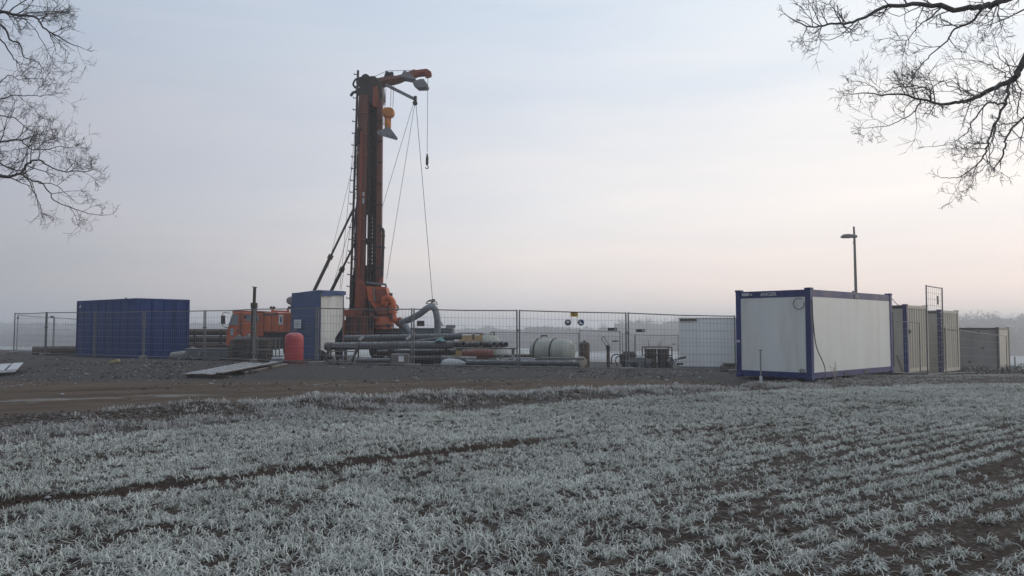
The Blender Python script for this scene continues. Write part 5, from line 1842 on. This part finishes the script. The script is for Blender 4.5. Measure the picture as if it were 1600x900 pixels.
g = gp(865, 32.6)
a = Vector((GX(842, 32.6), 32.9, g.z + .66)); b = Vector((GX(884, 32.4), 32.2, g.z + .66))
tk = resin_tank("grey green resin tank with dark bands lying behind the fence", a, b, .545, .34, (.04, .62))
dd = (b - a).normalized()
MB().tube([a + Vector((.1, 0, .5)), a + Vector((.1, 0, .66)), a + Vector((.35, 0, .68)), a + Vector((.35, 0, .60))], .035, 7).build("filler_pipe", M_dark, tk)
MB().lathe(a + Vector((.05, 0, .5)), (0, 0, 1), [(0, .16), (.07, .16), (.09, .12)], 14).build("manhole", M_grp, tk)
for f in (.2, .8):
    q = a.lerp(b, f)
    MB().box((q.x, q.y, g.z + .09), (.14, .9, .18)).build("cradle", M_woodd, tk)
for i in range(5):      # folds of a film round the domed end
    an = .5 + i * .45
    ax = b + dd * .10
    side = dd.cross(Vector((0, 0, 1))).normalized()
    w0 = ax + (side * math.cos(an) + Vector((0, 0, 1)) * math.sin(an)) * .50
    w1 = b + dd * .34 + (side * math.cos(an + .2) + Vector((0, 0, 1)) * math.sin(an + .2)) * .12
    MB().tube([w0, w0.lerp(w1, .5) + dd * .07, w1], [.012, .02, .008], 5).build("film_fold", M_grp, tk)
g = gp(765, 36.5)
a = Vector((GX(742, 37.5), 37.8, g.z + .80)); b = Vector((GX(766, 36.5), 36.4, g.z + .80))
t2 = resin_tank("pale resin tank half hidden behind the drill pipes and the crate", a, b, .62, .40, (.1, .75))
MB().tube([b + Vector((.05, 0, .55)), b + Vector((.02, -.1, .72)), b + Vector((.18, -.1, .74)), b + Vector((.22, -.1, .58))], .03, 6).build("lifting_eye", M_dark, t2)
MB().box((a.x, a.y, g.z + .09), (.2, 1.0, .2)).build("cradle", M_woodd, t2)
MB().box((b.x, b.y, g.z + .09), (.2, 1.0, .2)).build("cradle", M_woodd, t2)
# pale tarp heap between the tanks
c = gp(802, 34.5)
vs, fs = [], []
nu, nv = 18, 10
for j in range(nv + 1):
    for i in range(nu + 1):
        s, q = i / nu, j / nv
        x = -.75 + 2.0 * s; y = -.6 + 1.2 * q
        z = .92 * (1 - s) ** .8 * (1 - (2 * q - 1) ** 2 * .55) + .05 * math.sin(9 * s + 5 * q) + .08 + .35 * s * (1 - s)
        vs.append((c.x + x, c.y + y, c.z + max(.02, z)))
for j in range(nv):
    for i in range(nu):
        k = j * (nu + 1) + i; fs.append((k, k + 1, k + nu + 2, k + nu + 1))
n0 = len(vs)
rim = list(range(nu + 1)) + [(j + 1) * (nu + 1) - 1 for j in range(1, nv + 1)] + [nv * (nu + 1) + i for i in range(nu - 1, -1, -1)] + [j * (nu + 1) for j in range(nv - 1, 0, -1)]
vs += [(vs[i][0], vs[i][1], c.z) for i in rim]
for k in range(len(rim)):
    k2 = (k + 1) % len(rim); fs.append((rim[k2], rim[k], n0 + k, n0 + k2))
o = MB().add(vs, fs).build("covered_heap", mat("pale_frosted_sheet", (.42, .42, .37), .8, 0, .12, 3, .6), None, smooth=60)
tag(o, "sloping heap under a pale frosted sheet between the two resin tanks", "heap")

# low pipes along the fence foot
for px0, px1, py, r, d, m, lab in ((728, 905, 566, .10, 28.6, M_pvc, "long grey pipe on the ground along the fence foot before the resin tank"), (690, 745, 561, .14, 29.3, M_pvc2, "thick dark pipe on the ground below the yellow board"),
                                   (845, 912, 559.5, .045, 29.2, M_galv, "thin pale tube lying in front of the resin tank")):
    aa, bb = P(px0, py, d), P(px1, py + (2 if r > .09 else 1), d)
    for q in (aa, bb):
        q.z = max(q.z, h1(q.x, q.y) + r)
    pipe_thing("ground_pipe", lab, aa, bb, r, m, "pipes on the ground", .012, 16, (.05, 1.2) if m is M_pvc else None)
# reddish hopper lying under the boards
a, b = P(722, 553, 30.0), P(770, 553, 30.2)
o = MB().lathe(a, b - a, [(0, .02), (.02, .17), (.5, .20), (1.0, .20), ((b - a).length, .16), ((b - a).length + .01, .02)], 16).build("rusty_tube", mat("rust_red_steel", (.16, .055, .04), .75, 0, .3, 3, .4), None)
tag(o, "rust red steel tube lying under the timber rack", "tube")
# coil of hose
c = gp(815, 29.8)
t = thing("hose_coil", c[:], "coiled grey hose lying right of the timber rack", "hose")
pts = []
for i in range(70):
    an = i * .42
    r = .22 + .05 * math.sin(an * .31) + .08 * (i / 70)
    pts.append(c + Vector((r * 1.5 * math.cos(an), r * math.sin(an), .06 + .0042 * i + .03 * math.sin(an * 1.3))))
MB().tube(pts, .042, 7).build("coil", M_hose, t)
MB().tube(arc_pts([pts[-1], c + Vector((-.3, -.1, .42)), c + Vector((-.62, -.1, .5)), c + Vector((-.85, 0, .35))], 4), .042, 7).build("loose_end", M_hose, t)
# frosted sack like heap left of the thick pipe
c = gp(703, 29.0)
o = MB().lathe(c + Vector((-.35, 0, .10)), (1, .05, .05), [(0, .03), (.1, .17), (.35, .21), (.7, .15), (.95, .03)], 14).build("sand_bag", M_frost, None)
tag(o, "frosted grey sack lying at the left end of the thick dark pipe", "sack")

for px0, px1, py, r, d, m, lab in ((585, 700, 556.5, .085, 30.6, M_brownp, "thin rusty pipe on the ground behind the concrete block"), (600, 690, 560.5, .10, 30.0, M_pvc2, "dark pipe on the ground right behind the concrete block"),
                                   (720, 830, 556.5, .06, 30.2, M_brownp, "slim brown rod lying below the timber rack"), (655, 735, 546.5, .09, 31.6, M_brownp, "brown pipe stub lying behind the right trestle")):
    aa, bb = P(px0, py, d), P(px1, py - .8, d + .3)
    for q in (aa, bb):
        q.z = max(q.z, h1(q.x, q.y) + r)
    pipe_thing("ground_pipe", lab, aa, bb, r, m, "pipes on the ground", .012, 12)
c = gp(660, 30.9)
t = thing("tool_chest", c[:], "dark steel tool chest under the grey pipes left of the teal sheet", "chest")
MB().box(c + Vector((0, 0, .24)), (.9, .5, .46)).build("body", M_dark, t, bevel=.02)
MB().box(c + Vector((0, 0, .50)), (.94, .54, .06)).build("lid", M_pvc2, t, bevel=.015)
for dx in (-.25, .25):
    MB().box(c + Vector((dx, -.26, .42)), (.08, .03, .10)).build("latch", M_galv, t)
# ---- concrete block with notice
c = gp(626, 29.2)
t = thing("concrete_block", c[:], "square concrete block with a white notice under the grey pipes", "block")
MB().box(c + Vector((0, 0, .22)), (.66, .5, .46)).build("block", M_conc, t, bevel=.02)
MB().box(c + Vector((.06, -.257, .27)), (.20, .012, .22)).build("notice", M_signw, t)
# ---- steel steps by the shelter
c = gp(523, 28.9)
t = thing("steel_steps", c[:], "low steel steps with slanting stringers in front of the white tarpaulin", "steps")
for i in range(4):
    MB().box(c + Vector((.10 + .04 * i, .25 * i, .14 + .17 * i)), (1.0, .24, .035)).build("tread", M_galv, t)
for s in (-.42, .64):
    MB().beam(c + Vector((s, -.15, .02)), c + Vector((s + .12, .85, .74)), .04, .16).build("stringer", M_dark, t)
MB().beam(c + Vector((-.66, -.3, .72)), c + Vector((-.08, -.3, .05)), .05, .06).build("brace", M_dark, t)
for s in (-.42, .64):
    MB().beam(c + Vector((s + .1, .8, 0)), c + Vector((s + .1, .8, .66)), .05, .05).build("post", M_dark, t)

# ---- suction hose with its hanging line
pts = arc_pts([P(627, 504, 37.0), P(640, 499, 36.6), P(655, 491, 36.2), P(667, 482, 36.0), P(674, 479.5, 36.0), P(680, 484, 36.0), P(683, 497, 36.0), P(684, 512, 36.1), P(683, 524, 36.2)], 6)
t = thing("suction_hose", P(683, 545, 36.2)[:], "thick grey suction hose arching right of the drill head, hung from a rope", "hose")
MB().tube(pts, .155, 14).build("hose", M_hose, t)
for i in range(2, len(pts) - 1):
    pass
q = P(674.5, 474, 36.0)
for k in range(5):
    an = k * 1.3
    MB().tube([q + Vector((.22 * math.cos(a + an), .06 * math.sin(a * 2), .10 * math.sin(a) + .02 * k)) + Vector((.08 * math.sin(an), 0, .02)) for a in np.linspace(0, 5.2, 10)], .014, 5).build("rope_tie", M_dark, t)
MB().tube([P(675, 470, 36.2), P(674.5, 484, 36.0)], .03, 6).build("sling", M_dark, t)
pts = arc_pts([P(632, 508, 36.4), P(640, 517, 36.2), P(646, 524, 36.0), P(655, 533, 36.0)], 5)
o = MB().tube(pts, .13, 12).build("delivery_hose", M_hose)
tag(o, "short grey hose dropping from the drill table behind the fence post", "hose")
# ---- mud pump skid
c = gp(676, 37.0)
t = thing("mud_pump", c[:], "blue grey mud pump skid behind the hanging hose", "pump")
zz = P(676, 512, 37).z - c.z
bg = mat("blue_grey_machine", (.07, .09, .12), .6, 0, .2, 3, .3)
MB().box(c + Vector((0, 0, zz * .55)), (2.0, 1.3, zz * .75)).build("body", bg, t, bevel=.04)
MB().box(c + Vector((.05, 0, zz * .95)), (1.9, 1.2, .14)).build("deck", M_pvc2, t, bevel=.02)
MB().box(c + Vector((-.55, -.2, zz + .2)), (.34, .3, .26)).build("motor_box", M_dark, t, bevel=.02)
for dx in (.2, .55, .9):
    MB().lathe(c + Vector((dx, -.7, zz * .7)), (0, 1, 0), [(0, .13), (.1, .16), (.6, .16)], 14).build("cylinder", bg, t)
MB().beam(c + Vector((.55, -.5, zz + .05)), c + Vector((.35, -.5, zz + .42)), .05, .05).build("lever", M_dark, t)
MB().box(c + Vector((.9, -.4, zz + .06)), (.45, .3, .14)).build("valve_chest", M_grey, t, bevel=.02)
MB().box(c + Vector((0, 0, .12)), (2.2, 1.4, .24)).build("skid", M_dark, t)

# ---- dark upright cylinder and disc
c = gp(913, 33.0)
t = thing("upright_cylinder", c[:], "dark brown upright steel cylinder with rounded top right of the resin tank", "cylinder")
MB().lathe(c, (0, 0, 1), [(0, .21), (.02, .225), (1.0, .225), (1.06, .21), (1.10, .14), (1.12, .05), (1.12, .001)], 22).build("barrel", M_brownp, t)
MB().lathe(c + Vector((0, 0, 1.11)), (0, 0, 1), [(0, .06), (.05, .06), (.06, .03)], 10).build("cap", M_dark, t)
MB().box(c + Vector((-.06, -.235, .9)), (.02, .02, .16)).build("lifting_slot", M_grey, t)
c = gp(905, 29.6)
o = MB().lathe(c + Vector((0, 0, .26)), Vector((.35, -1, .05)), [(0, .03), (0, .20), (.05, .215), (.22, .215), (.26, .18), (.28, .03)], 22).build("cable_reel", M_straw)
tag(o, "pale round flange disc leaning at the end of the ground pipes", "disc")

# ---- stand with tilted frame
c = gp(950, 33.4)
t = thing("light_stand", c[:], "slim dark stand with a tilted open frame on top behind the fence", "stand")
MB().box(c + Vector((0, 0, .42)), (.13, .13, .84)).build("post", M_dark, t, bevel=.01)
MB().lathe(c + Vector((0, 0, .80)), (0, 0, 1), [(0, .08), (.12, .10), (.2, .05)], 10).build("head", M_dark, t)
a, b = c + Vector((-.02, 0, .98)), c + Vector((-.24, 0, 1.32))
d1 = (b - a).normalized(); s1 = Vector((-d1.z, 0, d1.x)) * .07
for p, q in ((a + s1, b + s1), (a - s1, b - s1), (b + s1, b - s1), (a + s1, a - s1)):
    MB().beam(p, q, .03, .03, up=(0, 1, 0)).build("frame_bar", M_galv, t)

# ---- odds and ends by the back fence
c = gp(971, 36.0)
t = thing("pump_trolley", c[:], "dark pump trolley with curved handle behind the double fence post", "trolley")
MB().box(c + Vector((.30, 0, .40)), (.75, .5, .50)).build("motor", M_dark, t, bevel=.05)
MB().box(c + Vector((.32, 0, .70)), (.5, .4, .12)).build("cover", M_pvc2, t, bevel=.03)
MB().tube(arc_pts([c + Vector((0, -.2, .55)), c + Vector((-.28, -.2, .62)), c + Vector((-.48, -.2, .5)), c + Vector((-.52, -.2, .15))], 4), .03, 6).build("handle", M_dark, t)
MB().tube(arc_pts([c + Vector((0, -.1, .5)), c + Vector((-.22, -.1, .5)), c + Vector((-.3, -.1, .3)), c + Vector((-.2, -.1, .06))], 4), .025, 6).build("hose_stub", M_black, t)
wheel(t, c + Vector((.1, -.3, .17)), .17, .1)
wheel(t, c + Vector((.55, -.3, .17)), .17, .1)
c = gp(997, 36.0)
t = thing("skip_tub", c[:], "low dark steel tub with a frosted white lump behind the fence", "tub")
MB().add([Vector(p) + c for p in ((-.35, -.3, .05), (.45, -.3, .05), (.45, .3, .05), (-.35, .3, .05), (-.5, -.4, .5), (.62, -.4, .42), (.62, .4, .42), (-.5, .4, .5))], [(3, 2, 1, 0), (0, 1, 5, 4), (1, 2, 6, 5), (2, 3, 7, 6), (3, 0, 4, 7), (4, 5, 6, 7)]).build("tub", M_grey, t, smooth=None)
MB().lathe(c + Vector((.0, -.1, .44)), (0, 0, 1), [(0, .24), (.06, .24), (.15, .17), (.19, .001)], 14).build("frosted_lump", M_frost, t)
c = gp(1026, 36.0)
t = thing("lattice_crate", c[:], "steel lattice crate holding two dark drums before the back fence", "crate")
for dx in (-.62, .62):
    for dy in (-.4, .4):
        MB().box(c + Vector((dx, dy, .5)), (.05, .05, 1.0)).build("post", M_dark, t)
for z in (.2, .6, .98):
    for dy in (-.4, .4):
        MB().box(c + Vector((0, dy, z)), (1.19, .03, .035)).build("bar", M_dark, t)
    for dx in (-.62, .62):
        MB().box(c + Vector((dx, 0, z)), (.03, .74, .035)).build("bar", M_dark, t)
for dx, lab in ((-.27, "left dark drum inside the lattice crate"), (.27, "right dark drum inside the lattice crate")):
    q = c + Vector((dx, 0, .02))
    t3 = thing("drum", q[:], lab, "drum", "drums in the lattice crate")
    MB().lathe(q, (0, 0, 1), [(0, .24), (.02, .255), (.28, .255), (.30, .268), (.32, .255), (.58, .255), (.6, .268), (.62, .255), (.86, .255), (.88, .25), (.87, .23), (.86, .001)], 20).build("barrel", M_dark, t3)
    MB().lathe(q + Vector((.1, 0, .86)), (0, 0, 1), [(0, .035), (.03, .035)], 8).build("bung", M_grey, t3)
for i, (dx, hgt) in enumerate(((-.38, .36), (.08, .26), (.15, .30))):
    q = c + Vector((dx, -.1, .98))
    MB().tube([q, q + Vector((.05 * (i - 1), 0, hgt))], .012, 5).build("spare_rod", M_dark, t)
c = gp(1050, 35.6)
t = thing("scrap_pile", c[:], "jumble of dark steel offcuts left of the plain white container", "scrap")
for i in range(9):
    a = c + Vector((random.uniform(-.4, .4), random.uniform(-.3, .3), .06 + .05 * i))
    b = a + Vector((random.uniform(-.45, .45), random.uniform(-.3, .3), random.uniform(-.1, .25)))
    b.z = max(b.z, c.z + .05)
    MB().beam(a, b, .07, .09).build("offcut", [M_dark, M_pvc2, M_frost][i % 3], t)
c = gp(1139, 30.2)
o = MB().lathe(c + Vector((-.36, 0, .13)), (1, 0, 0), [(0, .02), (.02, .14), (.35, .17), (.7, .14), (.72, .02)], 12).box(c + Vector((0, -.05, .32)), (.5, .3, .06)).build("timber_block", M_woodd, None, bevel=.01)
tag(o, "dark frosted block on the ground beside the white container's foot", "block")


# ---- boards on the yard in front of the fence
def boards():
    a0 = gp(292, 23.0); d = Vector((.27, .963, 0)).normalized(); s = Vector((d.y, -d.x, 0))
    labs = ["frosted board leftmost of the flat board stack on the gravel", "second frosted board from the left in the board stack on the gravel", "third frosted board from the left in the board stack on the gravel",
            "fourth frosted board from the left in the board stack on the gravel", "rightmost raised frosted board of the board stack on the gravel"]
    for i in range(5):
        L = (3.0, 2.9, 2.85, 2.7, 3.05)[i]
        p = a0 + s * (.275 * i) + d * (.05 * (i % 3))
        q = p + d * L
        zp = h1(p.x, p.y) + .115; zq = h1(q.x, q.y) + .105
        off = .055 if i == 4 else 0
        p = Vector((p.x, p.y, zp + off)); q = Vector((q.x, q.y, zq + off))
        mb = MB(); mb.beam(p, q, .205, .045)
        o = mb.build("plank", M_wood, None, bevel=.006)
        tag(o, labs[i], "plank", "frosted boards on the gravel")
    for f, lab in ((.25, "near cross bearer under the board stack"), (1.4, "middle cross bearer under the board stack"), (2.5, "far cross bearer under the board stack")):
        p = a0 + d * f - s * .12; q = a0 + d * f + s * 1.32
        zz = max(h1(p.x, p.y), h1(q.x, q.y)) + .04
        tag(MB().beam((p.x, p.y, zz), (q.x, q.y, zz), .12, .085).build("bearer", M_woodd, None), lab, "bearer", "bearers under the boards")
    p = gp(382, 23.8); q = p + d * 2.4
    tag(MB().beam(p + Vector((0, 0, .05)), Vector((q.x, q.y, h1(q.x, q.y) + .05)), .12, .07).build("plank", M_wood, None, bevel=.006), "narrow single frosted board lying right of the board stack", "plank", "frosted boards on the gravel")


boards()
# slatted frosted grating on the far left
c = gp(-30, 23.6)
t = thing("slatted_grating", c[:], "white frosted slatted grating lying tilted at the left edge of the photo", "grating")
X = Matrix.Translation(c + Vector((-.1, .3, .20))) @ Matrix.Rotation(R(9), 4, 'X') @ Matrix.Rotation(R(24), 4, 'Z')
M_grat = mat("frosted_white_plastic", (.50, .52, .56), .6, 0, .08, 4, .5)
for i in range(6):
    MB(X).box((-.85 + i * .34, 0, 0), (.27, 1.15, .03)).build("slat", M_grat, t)
for y in (-.56, .56):
    MB(X).box((0, y, -.037), (1.9, .16, .036)).build("cross_bar", M_grat, t)
# yellow stone on the bank
c = gp(177, 26.0)
o = MB().prism([c + Vector(p) for p in ((-.16, 0, 0), (.06, -.02, 0), (.2, 0, .05), (.17, 0, .14), (.02, 0, .12), (-.08, 0, .07))], (0, .18, 0)).build("stone", mat("yellow_stone", (.30, .25, .14), .9, 0, .25, 9, .2), None, bevel=.02)
tag(o, "yellowish stone lying on the dark bank before the blue container", "stone")

# ---- things round the office container
c = gp(1187.5, 21.0)
t = thing("marker_stake", c[:], "slim white marker stake in front of the office container", "stake")
MB().box(c + Vector((0, 0, .44)), (.034, .034, .92)).build("shaft", M_grey, t, bevel=.004)
MB().box(c + Vector((0, 0, .10)), (.065, .065, .20)).build("sleeve", M_letter, t, bevel=.004)
MB().box(c + Vector((0, 0, .91)), (.085, .05, .03)).build("cap", M_grey, t)
p0 = OX @ Vector((.02, -.03, 2.25)); pe = gp(1287, 20.9)
pts = arc_pts([p0, OX @ Vector((.10, -.03, 1.5)), OX @ Vector((.22, -.05, .9)), OX @ Vector((.45, -.16, .35)), Vector((pe.x, pe.y, pe.z + .01))], 6)
tag(MB().tube(pts, .014, 6).build("power_cable", M_black), "black power cable hanging down the near blue corner post", "cable")
e0 = OX @ Vector((5.74, .05, 2.5)); e1 = X1 @ Vector((.1, .1, 2.7))
pts = arc_pts([e0, e0.lerp(e1, .5) + Vector((0, 0, -.16)), e1], 6)
tag(MB().tube(pts, .012, 5).build("overhead_cable", M_black), "thin dark cable slung from the office container to the beige container", "cable")
c = gp(1303, 20.6)
t = thing("dry_weed", c[:], "tall pale dry weed stalks before the long white wall", "plant")
for i in range(6):
    a = c + Vector((random.gauss(0, .03), random.gauss(0, .03), 0))
    hh = random.uniform(.35, .72)
    MB().tube([a, a + Vector((random.gauss(0, .03), 0, hh * .5)), a + Vector((random.gauss(0, .06), 0, hh))], [.007, .006, .004], 4).build("stalk", M_straw, t)
    for k in range(4):
        q = a + Vector((random.gauss(0, .02), 0, hh * (.55 + .12 * k)))
        MB().beam(q, q + Vector((random.gauss(0, .05), random.gauss(0, .03), random.uniform(-.01, .06))), .010, .004).build("leaf", M_straw, t)
# board leaning on beige container
c = gp(1411, 28.9)
tag(MB().beam(c, c + Vector((-.10, .3, .75)), .10, .03).build("leaning_board", M_wood, None), "short board leaning before the first beige container", "board")

# ---- street lamp
c = gp(1339, 47.0)
t = thing("street_lamp", c[:], "grey street lamp with one arm rising behind the office container", "street lamp")
topz = P(1336.8, 354, 47).z
tz = lambda py: P(1338, py, 47).z
MB().tube([c - Vector((0, 0, .2)), Vector((c.x, c.y, c.z + 2.5)), Vector((c.x - .03, c.y, tz(372))), Vector((c.x - .05, c.y, topz))], [.11, .10, .068, .055], 10).build("column", M_lamp, t)
hd = MB()
zc = tz(369)
hd.prism([(c.x - .0, c.y - .13, zc - .10), (c.x - .86, c.y - .13, zc - .10), (c.x - .82, c.y - .13, zc + .02), (c.x - .70, c.y - .13, zc + .11), (c.x - .38, c.y - .13, zc + .13), (c.x, c.y - .13, zc + .07)], (0, .26, 0))
hd.build("lantern", M_lamp, t, bevel=.03)
MB().box((c.x - .55, c.y, zc - .11), (.46, .18, .03)).build("lens", M_grey, t, bevel=.01)
MB().box((c.x + .03, c.y, zc - .02), (.2, .16, .16)).build("bracket", M_lamp, t, bevel=.02)
MB().box((c.x - .07, c.y, tz(379)), (.10, .08, .08)).build("sensor", M_lamp, t)


# ---- low shrubs at the foot of the grey container
def shrub(px, d, w, hgt, lab, seed):
    rng = np.random.default_rng(seed)
    c = gp(px, d)
    t = thing("low_shrub", c[:], lab, "shrub", "shrubs by the grey container")
    n = 520
    u = rng.normal(0, 1, (n, 3)); u /= np.linalg.norm(u, axis=1)[:, None]
    rad = rng.random(n) ** .45
    ctr = np.stack([u[:, 0] * rad * w, u[:, 1] * rad * w * .6, np.abs(u[:, 2]) * rad * hgt + .03], 1)
    tv = ctr[:, None, :] + rng.normal(0, 1, (n, 3, 3)) * .035
    col = np.where(rng.random((n, 1)) < .3, np.array([[.32, .34, .32]]), np.array([[.035, .045, .028]])) * rng.uniform(.6, 1.3, (n, 1))
    o = np_mesh("crown", tv.reshape(-1, 3), np.arange(n * 3).reshape(-1, 3), M_far, np.repeat(col, 3, 0))
    o.parent = t
    for k in range(5):
        a = rng.uniform(-.4, .4, 2)
        MB().tube([c, c + Vector((a[0] * w, a[1] * w, hgt * .8))], [.012, .004], 4).build("stem", M_bark, t)


for k, (px, d, w, hgt, lab) in enumerate(((1508, 37, .9, .32, "low dark shrub at the left foot of the grey container"), (1543, 38.5, 1.1, .42, "frosted shrub under the middle of the grey container"), (1574, 39.5, .9, .45, "shrub at the right end of the grey container"), (1597, 40, .8, .55, "rightmost shrub against the snowy field"))):
    shrub(px, d, w, hgt, lab, 100 + k)


# ================================================================== HAZE
def haze():
    m, N, L = newmat("morning_mist")
    v = N.new("ShaderNodeVolumePrincipled")
    v.inputs['Color'].default_value = (.965, .975, 1.0, 1)
    v.inputs['Density'].default_value = .0019
    v.inputs['Anisotropy'].default_value = .55
    o = N.new("ShaderNodeOutputMaterial"); L.new(v.outputs[0], o.inputs['Volume'])
    ob = MB().box2((-1450, -280, -11.5), (1450, 1650, 17.5)).build("haze", m, None, smooth=None)
    tag(ob, "thin even morning mist lying over the whole field and site", "haze", None, "stuff")


haze()
